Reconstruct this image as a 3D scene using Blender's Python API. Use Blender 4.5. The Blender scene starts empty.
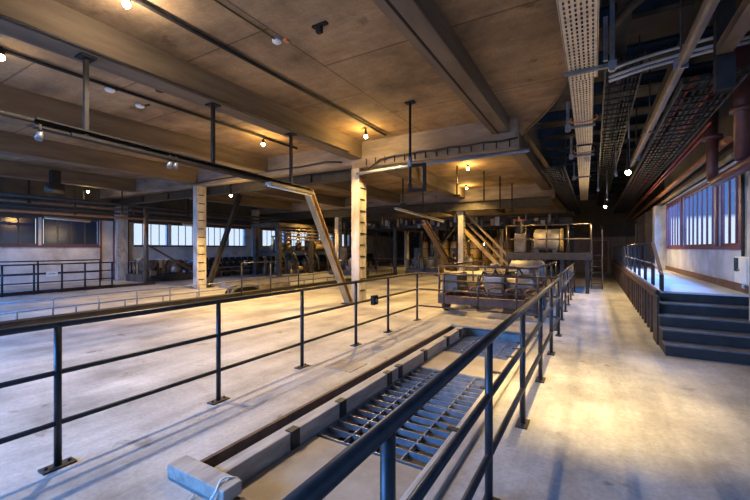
import bpy, math, random
from mathutils import Vector, Matrix
random.seed(7)
scene = bpy.context.scene
col = scene.collection
PI = math.pi

# ------------------------------------------------------------------ camera
YAW = math.atan(219 / 375)
CS, SN = math.cos(YAW), math.sin(YAW)
EYE = 1.6
cam_d = bpy.data.cameras.new('camera')
cam_d.sensor_width = 36.0
cam_d.lens = 18.0
cam_d.shift_y = 2 / 750 * -1
cam_d.clip_start = 0.02
cam = bpy.data.objects.new('camera', cam_d)
cam.location = (0, 0, EYE)
cam.rotation_euler = (PI / 2, 0, YAW)
col.objects.link(cam)
scene.camera = cam

# ------------------------------------------------------------------ view
vs = scene.view_settings
vs.view_transform = 'Standard'
vs.look = 'None'
vs.gamma = 1.0
vs.use_curve_mapping = False
vs.exposure = 0.42
scene.cycles.use_denoising = True
scene.cycles.max_bounces = 10
scene.cycles.diffuse_bounces = 5
scene.cycles.transparent_max_bounces = 16
scene.cycles.sample_clamp_indirect = 4.0

# ------------------------------------------------------------------ sky: white haze on the horizon, blue above
w = bpy.data.worlds.new('sky')
scene.world = w
w.use_nodes = True
nt = w.node_tree
nt.nodes.clear()
wo = nt.nodes.new('ShaderNodeOutputWorld')
bg = nt.nodes.new('ShaderNodeBackground')
tc = nt.nodes.new('ShaderNodeTexCoord')
sp = nt.nodes.new('ShaderNodeSeparateXYZ')
rp = nt.nodes.new('ShaderNodeValToRGB')
rp.color_ramp.elements[0].position = 0.0
rp.color_ramp.elements[0].color = (0.78, 0.88, 1.0, 1)
rp.color_ramp.elements[1].position = 1.0
rp.color_ramp.elements[1].color = (0.06, 0.15, 0.40, 1)
for p_, c_ in ((0.058, (0.74, 0.86, 1.0, 1)), (0.066, (0.09, 0.20, 0.48, 1))):
    e = rp.color_ramp.elements.new(p_)
    e.color = c_
nt.links.new(tc.outputs['Generated'], sp.inputs[0])
nt.links.new(sp.outputs['Z'], rp.inputs[0])
nt.links.new(rp.outputs[0], bg.inputs[0])
bg.inputs[1].default_value = 0.9
nt.links.new(bg.outputs[0], wo.inputs[0])


def area(name, loc, rot, sx, sy, power, color):
    d = bpy.data.lights.new(name, 'AREA')
    d.shape = 'RECTANGLE'
    d.size, d.size_y = sx, sy
    d.energy = power
    d.color = color
    o = bpy.data.objects.new(name, d)
    o.location, o.rotation_euler = loc, rot
    col.objects.link(o)
    return o


# unseen area lamps added outside the three openings, standing in for blue skylight
BLUE = (0.11, 0.37, 1.0)
area('sky_fill_back', (-13, -8.0, 5.3), (math.radians(58), 0, 0), 16, 2.8, 8000, BLUE)
area('sky_fill_right', (3.9, 12.4, 4.6), (math.radians(46), 0, PI / 2), 8.0, 1.8, 1700, BLUE)
area('sky_fill_left', (-23.2, 14.5, 4.7), (math.radians(50), 0, -PI / 2), 17, 2.0, 1300, BLUE)

# ------------------------------------------------------------------ materials
MATS = {}


def mk(name, c1, c2=None, scale=3.0, rough=0.6, metal=0.0, bump=0.0, stretch=(1, 1, 1), c3=None, fine=0.35, spec=0.5):
    m = bpy.data.materials.new(name)
    m.use_nodes = True
    t = m.node_tree
    b = t.nodes['Principled BSDF']
    b.inputs['Roughness'].default_value = rough
    b.inputs['Metallic'].default_value = metal
    b.inputs['Specular IOR Level'].default_value = spec
    b.inputs['Base Color'].default_value = (*c1, 1)
    if c2:
        g = t.nodes.new('ShaderNodeNewGeometry')
        mp = t.nodes.new('ShaderNodeMapping')
        mp.inputs['Scale'].default_value = stretch
        t.links.new(g.outputs['Position'], mp.inputs[0])
        n1 = t.nodes.new('ShaderNodeTexNoise')
        n1.inputs['Scale'].default_value = scale
        n1.inputs['Detail'].default_value = 9
        n1.inputs['Roughness'].default_value = 0.62
        t.links.new(mp.outputs[0], n1.inputs['Vector'])
        r = t.nodes.new('ShaderNodeValToRGB')
        r.color_ramp.elements[0].position = 0.32
        r.color_ramp.elements[1].position = 0.68
        r.color_ramp.elements[0].color = (*c1, 1)
        r.color_ramp.elements[1].color = (*c2, 1)
        t.links.new(n1.outputs[0], r.inputs[0])
        outc = r.outputs[0]
        if c3:
            n2 = t.nodes.new('ShaderNodeTexNoise')
            n2.inputs['Scale'].default_value = scale * fine
            n2.inputs['Detail'].default_value = 7
            n2.inputs['Roughness'].default_value = 0.7
            t.links.new(mp.outputs[0], n2.inputs['Vector'])
            r2 = t.nodes.new('ShaderNodeValToRGB')
            r2.color_ramp.elements[0].position = 0.48
            r2.color_ramp.elements[1].position = 0.66
            t.links.new(n2.outputs[0], r2.inputs[0])
            mx = t.nodes.new('ShaderNodeMix')
            mx.data_type = 'RGBA'
            t.links.new(r2.outputs[0], mx.inputs['Factor'])
            t.links.new(outc, mx.inputs[6])
            mx.inputs[7].default_value = (*c3, 1)
            outc = mx.outputs[2]
        t.links.new(outc, b.inputs['Base Color'])
        if bump:
            bp = t.nodes.new('ShaderNodeBump')
            bp.inputs['Strength'].default_value = bump
            bp.inputs['Distance'].default_value = 0.02
            t.links.new(n1.outputs[0], bp.inputs['Height'])
            t.links.new(bp.outputs[0], b.inputs['Normal'])
    MATS[name] = m
    return m




def mk_slab(name, cols, spots, rough, big, streak, joints=None, sfac=0.55):
    m = bpy.data.materials.new(name)
    m.use_nodes = True
    t = m.node_tree
    N, L = t.nodes.new, t.links.new
    b = t.nodes['Principled BSDF']
    g = N('ShaderNodeNewGeometry')

    def noise(scale, detail, rgh, stretch=(1, 1, 1)):
        mp = N('ShaderNodeMapping')
        mp.inputs['Scale'].default_value = stretch
        L(g.outputs['Position'], mp.inputs[0])
        n = N('ShaderNodeTexNoise')
        n.inputs['Scale'].default_value = scale
        n.inputs['Detail'].default_value = detail
        n.inputs['Roughness'].default_value = rgh
        L(mp.outputs[0], n.inputs['Vector'])
        return n.outputs[0]

    def ramp(v, stops):
        r = N('ShaderNodeValToRGB')
        for k, (p_, c_) in enumerate(stops):
            e_ = r.color_ramp.elements[k] if k < 2 else r.color_ramp.elements.new(p_)
            e_.position = p_
            e_.color = (*c_, 1) if len(c_) == 3 else c_
        L(v, r.inputs[0])
        return r.outputs[0]

    def mult(a, c, f=1.0):
        x = N('ShaderNodeMix')
        x.data_type = 'RGBA'
        x.blend_type = 'MULTIPLY'
        x.inputs['Factor'].default_value = f
        L(a, x.inputs[6]); L(c, x.inputs[7])
        return x.outputs[2]
    n_big = noise(big, 8, 0.68)
    c = ramp(n_big, [(0.30, cols[0]), (0.72, cols[1]), (0.5, cols[2])])
    n_st = noise(1.0, 8, 0.7, streak)
    c = mult(c, ramp(n_st, [(0.36, (0.5, 0.49, 0.48)), (0.6, (1.15, 1.15, 1.15))]), sfac)
    n_f = noise(26, 6, 0.75)
    c = mult(c, ramp(n_f, [(0.32, (0.6, 0.59, 0.58)), (0.66, (1.2, 1.2, 1.2))]), 0.5)
    n_s = noise(spots, 5, 0.6)
    c = mult(c, ramp(n_s, [(0.63, (1, 1, 1)), (0.70, (0.42, 0.38, 0.34))]), 0.8)
    if joints:
        mp = N('ShaderNodeMapping')
        mp.inputs['Rotation'].default_value = (0, 0, PI / 2)
        L(g.outputs['Position'], mp.inputs[0])
        br = N('ShaderNodeTexBrick')
        br.inputs['Scale'].default_value = 1.0
        br.inputs['Brick Width'].default_value = joints[0]
        br.inputs['Row Height'].default_value = joints[1]
        br.inputs['Mortar Size'].default_value = joints[2]
        br.inputs['Mortar Smooth'].default_value = 0.3
        br.inputs['Color1'].default_value = (1, 1, 1, 1)
        br.inputs['Color2'].default_value = (0.84, 0.83, 0.82, 1)
        br.inputs['Mortar'].default_value = (0.3, 0.28, 0.26, 1)
        L(mp.outputs[0], br.inputs['Vector'])
        c = mult(c, br.outputs['Color'], 0.8)
    L(c, b.inputs['Base Color'])
    r = N('ShaderNodeMapRange')
    r.inputs[3].default_value = rough[0]
    r.inputs[4].default_value = rough[1]
    L(n_big, r.inputs[0])
    L(r.outputs[0], b.inputs['Roughness'])
    bp = N('ShaderNodeBump')
    bp.inputs['Strength'].default_value = 0.35
    bp.inputs['Distance'].default_value = 0.012
    L(n_f, bp.inputs['Height'])
    L(bp.outputs[0], b.inputs['Normal'])
    MATS[name] = m


mk_slab('floor', ((0.20, 0.193, 0.187), (0.54, 0.53, 0.52), (0.37, 0.36, 0.35)), 2.6, (0.42, 0.75), 0.9, (2.2, 0.35, 1))
mk_slab('ceiling', ((0.11, 0.072, 0.040), (0.46, 0.32, 0.175), (0.27, 0.182, 0.10)), 1.7, (0.8, 0.95), 0.7, (0.4, 2.5, 1), (2.5, 3.9, 0.018), 0.45)
mk('beam', (0.08, 0.058, 0.038), (0.17, 0.125, 0.082), 2.2, 0.85, 0, 0.3, (1, 0.25, 2.0))
mk('cross_beam', (0.10, 0.085, 0.072), (0.34, 0.29, 0.25), 2.0, 0.85, 0, 0.3, (0.35, 1, 1.5), c3=(0.2, 0.15, 0.11), fine=0.6)
mk('column', (0.30, 0.28, 0.25), (0.56, 0.53, 0.48), 2.8, 0.85, 0, 0.3, (1, 1, 0.4), c3=(0.20, 0.17, 0.14), fine=0.8)
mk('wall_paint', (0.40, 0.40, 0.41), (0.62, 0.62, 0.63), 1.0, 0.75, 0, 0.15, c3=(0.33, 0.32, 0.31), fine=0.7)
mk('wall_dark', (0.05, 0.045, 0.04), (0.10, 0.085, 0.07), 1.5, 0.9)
mk('rail', (0.014, 0.014, 0.017), (0.036, 0.033, 0.034), 14, 0.4, 0.2, spec=0.4)
mk('rail_worn', (0.05, 0.04, 0.035), (0.13, 0.10, 0.075), 12, 0.35, 0.6)
mk('steel_dark', (0.018, 0.016, 0.015), (0.045, 0.038, 0.033), 6, 0.6, 0.2)
mk('steel_black', (0.010, 0.009, 0.009), (0.024, 0.021, 0.019), 5, 0.75, 0.0, spec=0.2)
mk('galvanised', (0.15, 0.17, 0.21), (0.29, 0.32, 0.37), 9, 0.45, 0.3)
mk('grate', (0.11, 0.12, 0.14), (0.22, 0.235, 0.26), 9, 0.4, 0.2)
mk('tray', (0.50, 0.41, 0.28), (0.72, 0.61, 0.45), 7, 0.5, 0.35)
mk('strut', (0.12, 0.13, 0.16), (0.22, 0.24, 0.28), 7, 0.45, 0.6)
mk('timber', (0.27, 0.235, 0.20), (0.47, 0.42, 0.36), 5, 0.8, 0, 0.35, (3, 0.5, 3))
mk('plate', (0.26, 0.22, 0.17), (0.38, 0.33, 0.265), 3.0, 0.7, 0, 0.2, c3=(0.24, 0.2, 0.16))
mk('rust', (0.09, 0.045, 0.028), (0.20, 0.11, 0.07), 8, 0.7, 0.3, 0.2)
mk('rust_dark', (0.05, 0.03, 0.024), (0.11, 0.065, 0.048), 8, 0.65, 0.3)
mk('brace', (0.24, 0.165, 0.08), (0.40, 0.29, 0.15), 5, 0.6, 0.2, 0, (1, 1, .4))
mk('pipe_red', (0.20, 0.035, 0.03), (0.34, 0.07, 0.05), 4, 0.4, 0.2)
mk('pipe_maroon', (0.075, 0.028, 0.03), (0.14, 0.055, 0.05), 4, 0.45, 0.2)
mk('pipe_brown', (0.10, 0.065, 0.042), (0.19, 0.13, 0.085), 5, 0.45, 0.3)
mk('pipe_orange', (0.30, 0.11, 0.045), (0.42, 0.19, 0.08), 4, 0.5, 0.1)
mk('pipe_blue', (0.16, 0.20, 0.30), (0.26, 0.31, 0.42), 4, 0.35, 0.5)
mk('conduit', (0.36, 0.34, 0.35), (0.52, 0.50, 0.50), 6, 0.35, 0.4)
mk('frame_red', (0.10, 0.028, 0.045), (0.16, 0.05, 0.07), 6, 0.5)
mk('frame_dark', (0.045, 0.04, 0.05), (0.08, 0.07, 0.08), 6, 0.5)
mk('white_plastic', (0.62, 0.64, 0.63), (0.75, 0.76, 0.75), 4, 0.45)
mk('green_screen', (0.015, 0.05, 0.045), None, rough=0.2)
mk('machine', (0.045, 0.04, 0.036), (0.15, 0.125, 0.10), 3.5, 0.5, 0.5)
mk('machine_grey', (0.16, 0.15, 0.14), (0.34, 0.31, 0.28), 2.6, 0.5, 0.3, 0, c3=(0.12, 0.09, 0.06))
mk('machine_blue', (0.012, 0.018, 0.034), (0.028, 0.038, 0.062), 3, 0.45, 0.2)
mk('machine_yellow', (0.38, 0.26, 0.09), (0.52, 0.38, 0.16), 3, 0.55, 0.2, 0, c3=(0.22, 0.14, 0.06))
mk('tank_tan', (0.28, 0.19, 0.09), (0.46, 0.33, 0.16), 2.0, 0.5, 0.2, 0, (1, 1, .3), c3=(0.16, 0.10, 0.05))
mk('wood_panel', (0.16, 0.095, 0.048), (0.28, 0.175, 0.095), 4, 0.6, 0, 0, (6, 6, .5))
mk('step', (0.016, 0.016, 0.017), (0.038, 0.035, 0.033), 5, 0.6, 0.2)
mk('nosing', (0.10, 0.10, 0.11), (0.20, 0.19, 0.19), 7, 0.5, 0.5)
mk('deck', (0.44, 0.46, 0.50), (0.60, 0.62, 0.65), 1.5, 0.45, 0, 0.1)
mk('cable', (0.012, 0.012, 0.013), None, rough=0.5)
mk('cable_red', (0.22, 0.025, 0.03), None, rough=0.5)
mk('rope', (0.62, 0.60, 0.57), (0.75, 0.73, 0.70), 30, 0.9)
mk('dark_pane', (0.012, 0.02, 0.04), (0.03, 0.05, 0.10), 0.7, 0.12, 0, spec=0.8)  # blue reflection put into the pane colour
mk('sensor_orange', (0.5, 0.18, 0.08), None, rough=0.5)
mk('green_sign', (0.05, 0.30, 0.20), None, rough=0.5)


def mk_emit(name, color, strength):
    m = bpy.data.materials.new(name)
    m.use_nodes = True
    b = m.node_tree.nodes['Principled BSDF']
    b.inputs['Base Color'].default_value = (*color, 1)
    b.inputs['Emission Color'].default_value = (*color, 1)
    b.inputs['Emission Strength'].default_value = strength
    MATS[name] = m


mk_emit('bulb', (1.0, 0.74, 0.36), 60)


def mk_glass(name, tint, gloss):
    m = bpy.data.materials.new(name)
    m.use_nodes = True
    t = m.node_tree
    t.nodes.clear()
    o = t.nodes.new('ShaderNodeOutputMaterial')
    tr = t.nodes.new('ShaderNodeBsdfTransparent')
    tr.inputs[0].default_value = (*tint, 1)
    gl = t.nodes.new('ShaderNodeBsdfGlossy')
    gl.inputs['Roughness'].default_value = 0.05
    mx = t.nodes.new('ShaderNodeMixShader')
    mx.inputs[0].default_value = gloss
    t.links.new(tr.outputs[0], mx.inputs[1])
    t.links.new(gl.outputs[0], mx.inputs[2])
    t.links.new(mx.outputs[0], o.inputs[0])
    MATS[name] = m


mk_glass('glass', (0.93, 0.96, 1.0), 0.06)


# ------------------------------------------------------------------ mesh helpers
class MB:
    def __init__(s):
        s.v, s.f, s.sm = [], [], []

    def add(s, vs_, fs_, smooth=False):
        b = len(s.v)
        s.v += [Vector(q) for q in vs_]
        s.f += [tuple(b + i for i in q) for q in fs_]
        s.sm += [smooth] * len(fs_) if isinstance(smooth, bool) else smooth
        return s

    def box(s, x0, x1, y0, y1, z0, z1):
        v = [(x, y, z) for z in (z0, z1) for y in (y0, y1) for x in (x0, x1)]
        return s.add(v, [(0, 2, 3, 1), (4, 5, 7, 6), (0, 1, 5, 4), (2, 6, 7, 3), (0, 4, 6, 2), (1, 3, 7, 5)])

    def cbox(s, c, sx, sy, sz):
        return s.box(c[0] - sx / 2, c[0] + sx / 2, c[1] - sy / 2, c[1] + sy / 2, c[2] - sz / 2, c[2] + sz / 2)

    def frame(s, p0, p1):
        p0, p1 = Vector(p0), Vector(p1)
        d = (p1 - p0).normalized()
        up = Vector((0, 0, 1)) if abs(d.z) < 0.97 else Vector((0, 1, 0))
        a = d.cross(up).normalized()
        b = a.cross(d).normalized()
        return p0, p1, d, a, b

    def bar(s, p0, p1, wa, hb):
        p0, p1, d, a, b = s.frame(p0, p1)
        v = []
        for p in (p0, p1):
            for j in (-1, 1):
                for i in (-1, 1):
                    v.append(p + a * (i * wa / 2) + b * (j * hb / 2))
        return s.add(v, [(0, 2, 3, 1), (4, 5, 7, 6), (0, 1, 5, 4), (2, 6, 7, 3), (0, 4, 6, 2), (1, 3, 7, 5)])

    def ibar(s, p0, p1, wa, hb, tk=0.02):
        p0, p1, d, a, b = s.frame(p0, p1)
        h = b * (hb / 2 - tk / 2)
        s.bar(p0 + h, p1 + h, wa, tk)
        s.bar(p0 - h, p1 - h, wa, tk)
        s.bar(p0, p1, tk, hb - 2 * tk)
        return s

    def tube(s, pts, r, n=10, caps=True):
        pts = [Vector(p) for p in pts]
        m = len(pts)
        rs = r if isinstance(r, (list, tuple)) else [r] * m
        v, a_prev = [], None
        for i, p in enumerate(pts):
            d = (pts[min(i + 1, m - 1)] - pts[max(i - 1, 0)]).normalized()
            if a_prev is None:
                up = Vector((0, 0, 1)) if abs(d.z) < 0.97 else Vector((0, 1, 0))
                a = d.cross(up).normalized()
            else:
                a = (a_prev - d * a_prev.dot(d)).normalized()
            b = d.cross(a)
            a_prev = a
            for k in range(n):
                th = 2 * PI * k / n
                v.append(p + a * (math.cos(th) * rs[i]) + b * (math.sin(th) * rs[i]))
        f, sm = [], []
        for i in range(m - 1):
            for k in range(n):
                k2 = (k + 1) % n
                f.append((i * n + k, i * n + k2, (i + 1) * n + k2, (i + 1) * n + k))
                sm.append(True)
        if caps:
            f.append(tuple(range(n - 1, -1, -1)))
            f.append(tuple((m - 1) * n + k for k in range(n)))
            sm += [False, False]
        return s.add(v, f, sm)

    def cyl(s, p0, p1, r, n=12):
        return s.tube([p0, p1], r, n)

    def lathe(s, c, axis, prof, n=16):
        # profile of (distance along axis, radius)
        ax = Vector(axis).normalized()
        c = Vector(c)
        return s.tube_profile([c + ax * q[0] for q in prof], [q[1] for q in prof], ax, n)

    def tube_profile(s, pts, rs, ax, n):
        up = Vector((0, 0, 1)) if abs(ax.z) < 0.97 else Vector((0, 1, 0))
        a = ax.cross(up).normalized()
        b = ax.cross(a)
        v = []
        for p, r in zip(pts, rs):
            for k in range(n):
                th = 2 * PI * k / n
                v.append(p + a * (math.cos(th) * r) + b * (math.sin(th) * r))
        m = len(pts)
        f, sm = [], []
        for i in range(m - 1):
            for k in range(n):
                k2 = (k + 1) % n
                f.append((i * n + k, i * n + k2, (i + 1) * n + k2, (i + 1) * n + k))
                sm.append(True)
        f.append(tuple(range(n - 1, -1, -1)))
        f.append(tuple((m - 1) * n + k for k in range(n)))
        sm += [False, False]
        return s.add(v, f, sm)

    def prism(s, poly, z0, z1):
        n = len(poly)
        v = [(p[0], p[1], z0) for p in poly] + [(p[0], p[1], z1) for p in poly]
        f = [tuple(range(n - 1, -1, -1)), tuple(range(n, 2 * n))]
        f += [(i, (i + 1) % n, n + (i + 1) % n, n + i) for i in range(n)]
        return s.add(v, f)

    def build(s, name, mat, parent=None, bevel=0.0):
        off = Vector((0, 0, 0))
        q = parent
        while q is not None:
            off += q.location
            q = q.parent
        if parent is None:
            xs = [v.x for v in s.v]
            ys = [v.y for v in s.v]
            off = Vector(((min(xs) + max(xs)) / 2, (min(ys) + max(ys)) / 2, min(v.z for v in s.v)))
        me = bpy.data.meshes.new(name)
        me.from_pydata([tuple(v - off) for v in s.v], [], s.f)
        me.polygons.foreach_set('use_smooth', s.sm)
        me.materials.append(MATS[mat])
        me.update()
        o = bpy.data.objects.new(name, me)
        if parent is None:
            o.location = off
        col.objects.link(o)
        o.parent = parent
        if bevel:
            bv = o.modifiers.new('edge', 'BEVEL')
            bv.width = bevel
            bv.segments = 2
            bv.limit_method = 'ANGLE'
        return o


def thing(name, loc, label=None, cat=None, group=None, kind=None):
    o = bpy.data.objects.new(name, None)
    o.empty_display_size = 0.1
    o.location = loc
    col.objects.link(o)
    return tag(o, label, cat, group, kind)


def tag(o, label=None, cat=None, group=None, kind=None):
    if label: o['label'] = label
    if cat: o['category'] = cat
    if group: o['group'] = group
    if kind: o['kind'] = kind
    return o


def struct(o, label=None):
    return tag(o, label, None, None, 'structure')


def ray(px, py):
    u, v_ = (px - 375) / 375, (248 - py) / 375
    return Vector((-SN + u * CS, CS + u * SN, v_))


def on_x(px, x, py=248):
    d = ray(px, py)
    t = x / d.x
    return Vector((x, d.y * t, EYE + d.z * t))


def on_y(px, y, py=248):
    d = ray(px, py)
    t = y / d.y
    return Vector((d.x * t, y, EYE + d.z * t))


def on_z(px, py, z=0.0):
    d = ray(px, py)
    t = (z - EYE) / d.z
    return Vector((d.x * t, d.y * t, z))


# ================================================================== STRUCTURE
XL, XR, YB, YF = -21.0, 2.2, -5.0, 41.0
ZC = 4.65
# trench opening in the floor
TX0, TX1, TY0, TY1 = -2.50, -0.86, 1.55, 7.45
m = MB()
m.box(XL - 0.4, TX0, YB, YF, -0.8, 0)
m.box(TX1, XR + 0.8, YB, YF, -0.8, 0)
m.box(TX0, TX1, YB, TY0, -0.8, 0)
m.box(TX0, TX1, TY1, YF, -0.8, 0)
struct(m.build('floor', 'floor'))
struct(MB().box(TX0, TX1, TY0, TY1, -0.8, -0.55).build('floor_trench', 'wall_dark'))  # bed painted dark for the shade in the grating gaps

# ceiling slab whose free edge curves away over the corridor
edge = [(-0.33, YB), (-0.33, 6.6), (-0.38, 7.3), (-0.52, 8.0), (-0.78, 8.8), (-1.15, 9.6), (-1.5, 10.3), (-1.70, 11.0), (-1.72, 12), (-1.62, 16), (-1.5, 21), (-1.5, YF)]
m = MB()
m.prism([(XL - 0.4, YF), (XL - 0.4, YB)] + edge, ZC, ZC + 0.35)
struct(m.build('ceiling', 'ceiling'))
m = MB()
m.tube([(x + 0.015, y, ZC + 0.0) for x, y in edge], 0.03, 8)
struct(m.build('trim_1', 'pipe_brown'))
m = MB()
m.box(-3.0, XR + 0.8, YB, YF, 5.75, 5.95)
struct(m.build('ceiling_upper', 'wall_dark'))

# longitudinal ceiling beams
for i, (x0, x1, zb) in enumerate(((-2.1, -1.7, 4.30), (-6.15, -5.75, 4.17), (-9.9, -9.5, 4.15), (-13.75, -13.3, 4.12), (-18.1, -17.7, 4.12))):
    m = MB().box(x0, x1, YB, YF - 0.1, zb, ZC + 0.05)
    o = m.build('ceiling_beam', 'beam', bevel=0.015)
    struct(o)
    if i == 0:
        c = MB().box(-1.965, -1.935, YB, 9.1, zb - 0.012, zb + 0.01)
        c.build('seam', 'steel_black', o)
# transverse beams
for y in (-1.0, 9.1, 19.1, 29.1):
    o = MB().box(XL, -6.1, y, y + 0.42, 4.02, ZC + 0.04).build('cross_beam', 'cross_beam', bevel=0.015)
    struct(o)
    o = MB().box(-6.1, -1.55, y, y + 0.42, 3.90, ZC + 0.04).build('cross_beam', 'cross_beam', bevel=0.015)
    struct(o)
    if y == 9.1:
        for k in range(14):
            x = -5.6 + k * 0.3
            MB().box(x, x + 0.018, y - 0.03, y + 0.01, 3.95, 4.14).build('stirrup', 'steel_black', o)

# columns
for ix, iy, x, y in ((0, 0, -5.98, 9.3), (1, 0, -13.45, 9.3), (0, 1, -6.0, 19.3), (1, 1, -13.95, 19.3), (0, 2, -6.0, 29.3), (1, 2, -13.95, 29.3)):
    h = 3.92 if x > -10 else 4.04
    o = MB().box(x - 0.14, x + 0.14, y - 0.2, y + 0.2, 0, h).build('column', 'column', bevel=0.02)
    struct(o)
    if iy < 2:
        for k in range(11):
            z = 0.35 + k * 0.33
            MB().box(x + 0.135, x + 0.155, y - 0.15, y + 0.08 + 0.05 * (k % 2), z, z + 0.035).build('rung_stub', 'steel_black', o)
        if ix == 0 and iy == 0:
            MB().box(x + 0.13, x + 0.155, y - 0.2, y + 0.18, 3.5, 3.92).build('collar', 'rust', o)

# left wall with pilasters
SILL, HEAD = 1.72, 2.95
wins_l = [(10.66, 12.55, 4), (12.7, 14.55, 4), (14.7, 16.5, 4), (16.65, 18.05, 3), (19.6, 21.9, 5), (22.5, 24.8, 5), (25.4, 28.3, 6), (29.6, 31.0, 3)]
m = MB()
m.box(XL - 0.3, XL, YB, YF, 0, SILL)
ys = [YB] + [q for a in [(5.0, 9.05)] + [(a[0], a[1]) for a in wins_l] for q in a] + [YF]
ys = [YB, 4.6, 9.1]
for a in wins_l: ys += [a[0], a[1]]
ys.append(YF)
segs = [(YB, -4.6), (-1.8, -1.7), (1.0, 1.1), (4.2, 4.3), (6.75, 6.85), (9.1, wins_l[0][0])] + [(wins_l[i][1], wins_l[i + 1][0]) for i in range(len(wins_l) - 1)] + [(wins_l[-1][1], YF)]
for a, b in segs:
    m.box(XL - 0.3, XL, a, b, SILL, HEAD)
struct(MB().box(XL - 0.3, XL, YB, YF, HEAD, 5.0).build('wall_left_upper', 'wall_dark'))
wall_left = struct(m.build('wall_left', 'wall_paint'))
for y in (10.0, 18.8, 29.0):
    struct(MB().box(XL, XL + 0.32, y - 0.25, y + 0.25, 0, 4.3).build('pilaster', 'column', bevel=0.02))

NW = [0]


def window(side, y0, y1, n, z0, z1, pane, framem, fw=0.06, mw=0.03):
    NW[0] += 1
    xw = XL - 0.06 if side < 0 else XR + 0.05
    r = thing('window_%d' % NW[0], (xw, (y0 + y1) / 2, z0), kind='structure')
    f = MB()
    for a, b in ((z0, z0 + fw), (z1 - fw, z1)):
        f.box(xw - 0.025, xw + 0.025, y0, y1, a, b)
    for a, b in ((y0, y0 + fw), (y1 - fw, y1)):
        f.box(xw - 0.025, xw + 0.025, a, b, z0 + fw, z1 - fw)
    f.build('window_frame', framem, r)
    dy = (y1 - y0 - 2 * fw) / n
    for k in range(n):
        a = y0 + fw + k * dy
        MB().box(xw - 0.006, xw + 0.006, a + mw / 2, a + dy - mw / 2, z0 + fw, z1 - fw).build('pane', pane, r)
        if k:
            MB().box(xw - 0.018, xw + 0.018, a - mw / 2, a + mw / 2, z0 + fw, z1 - fw).build('mullion', framem, r)
    return r


# dark shuttered windows nearest the camera on the left wall
for (a, b) in ((-4.6, -1.8), (-1.7, 1.0), (1.1, 4.2), (4.3, 6.75), (6.85, 9.1)):
    window(-1, a, b, 4 if b - a < 2.6 else 5, SILL, HEAD, 'dark_pane', 'frame_dark', 0.07, 0.05)
for (a, b, n) in wins_l:
    window(-1, a, b, n, SILL, HEAD, 'glass', 'frame_dark', 0.045, 0.03)
# sill line and panel joints of the left wall
o = MB().box(XL - 0.02, XL + 0.07, -4.6, 9.1, SILL - 0.07, SILL).build('trim_2', 'frame_red'); struct(o)
o = MB().box(XL - 0.02, XL + 0.05, 10.66, 18.05, SILL - 0.05, SILL).build('trim_3', 'frame_dark'); struct(o)
for i, y in enumerate((9.14, 9.72, 10.4)):
    o = MB().box(XL - 0.01, XL + 0.05, y - 0.03, y + 0.03, 0, 3.0).build('trim_%d' % (4 + i), 'frame_red'); struct(o)

# unseen back wall with a long unglazed opening added for the blue fill
m = MB()
m.box(XL - 0.3, XR + 0.8, YB - 0.3, YB, 0, 0.7)
m.box(XL - 0.3, XR + 0.8, YB - 0.3, YB, 4.4, 5.9)
for x in (XL - 0.3, 1.9):
    m.box(x, x + 1.1, YB - 0.3, YB, 0.7, 4.4)
struct(m.build('wall_back', 'wall_paint'))
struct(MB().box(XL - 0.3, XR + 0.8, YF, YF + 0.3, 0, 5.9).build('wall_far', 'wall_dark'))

# right wall
RS, RH = 1.64, 3.05
rw = [(8.78, 10.12, 3), (10.32, 13.72, 7), (13.92, 16.2, 5)]
m = MB()
m.box(XR, XR + 0.08, YB, 8.72, 0, 3.1)
m.box(XR, XR + 0.08, 8.72, 16.25, 0, RS)
m.box(XR, XR + 0.08, 16.25, YF, 0, 3.1)
m.box(XR, XR + 0.08, 10.12, 10.32, RS, RH)
m.box(XR, XR + 0.08, 13.72, 13.92, RS, RH)
struct(m.build('wall_right', 'wall_paint'))
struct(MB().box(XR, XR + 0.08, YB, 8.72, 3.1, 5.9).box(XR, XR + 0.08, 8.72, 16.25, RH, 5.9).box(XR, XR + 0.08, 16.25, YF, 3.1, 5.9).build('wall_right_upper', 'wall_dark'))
for a, b, n in rw:
    window(1, a, b, n, RS, RH, 'glass', 'frame_red', 0.05, 0.035)
o = MB().box(XR - 0.03, XR + 0.02, 8.72, 16.3, RS - 0.07, RS).build('trim_7', 'frame_red'); struct(o)
o = MB().box(XR - 0.03, XR + 0.02, 8.72, 16.3, RH, RH + 0.12).build('trim_8', 'frame_red'); struct(o)
for i, y in enumerate((8.72, 10.22, 13.82, 16.25)):
    o = MB().box(XR - 0.04, XR + 0.02, y - 0.07, y + 0.07, RS, RH).build('trim_%d' % (9 + i), 'frame_red'); struct(o)
# right-hand pillars; flat black panels paint in the dark wall recesses
struct(MB().box(2.0, XR, 7.1, 7.68, 0, 5.7).build('pillar', 'column', bevel=0.02))
for y in (16.75, 19.3, 22.6):
    struct(MB().box(1.85, XR, y - 0.25, y + 0.25, 0.85, 3.1).build('pillar', 'column' if y < 17 else 'beam', bevel=0.02))
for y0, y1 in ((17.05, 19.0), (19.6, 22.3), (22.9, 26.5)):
    struct(MB().box(XR - 0.06, XR, y0, y1, 0.85, 5.0).build('dark_panel', 'steel_black'))

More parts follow.
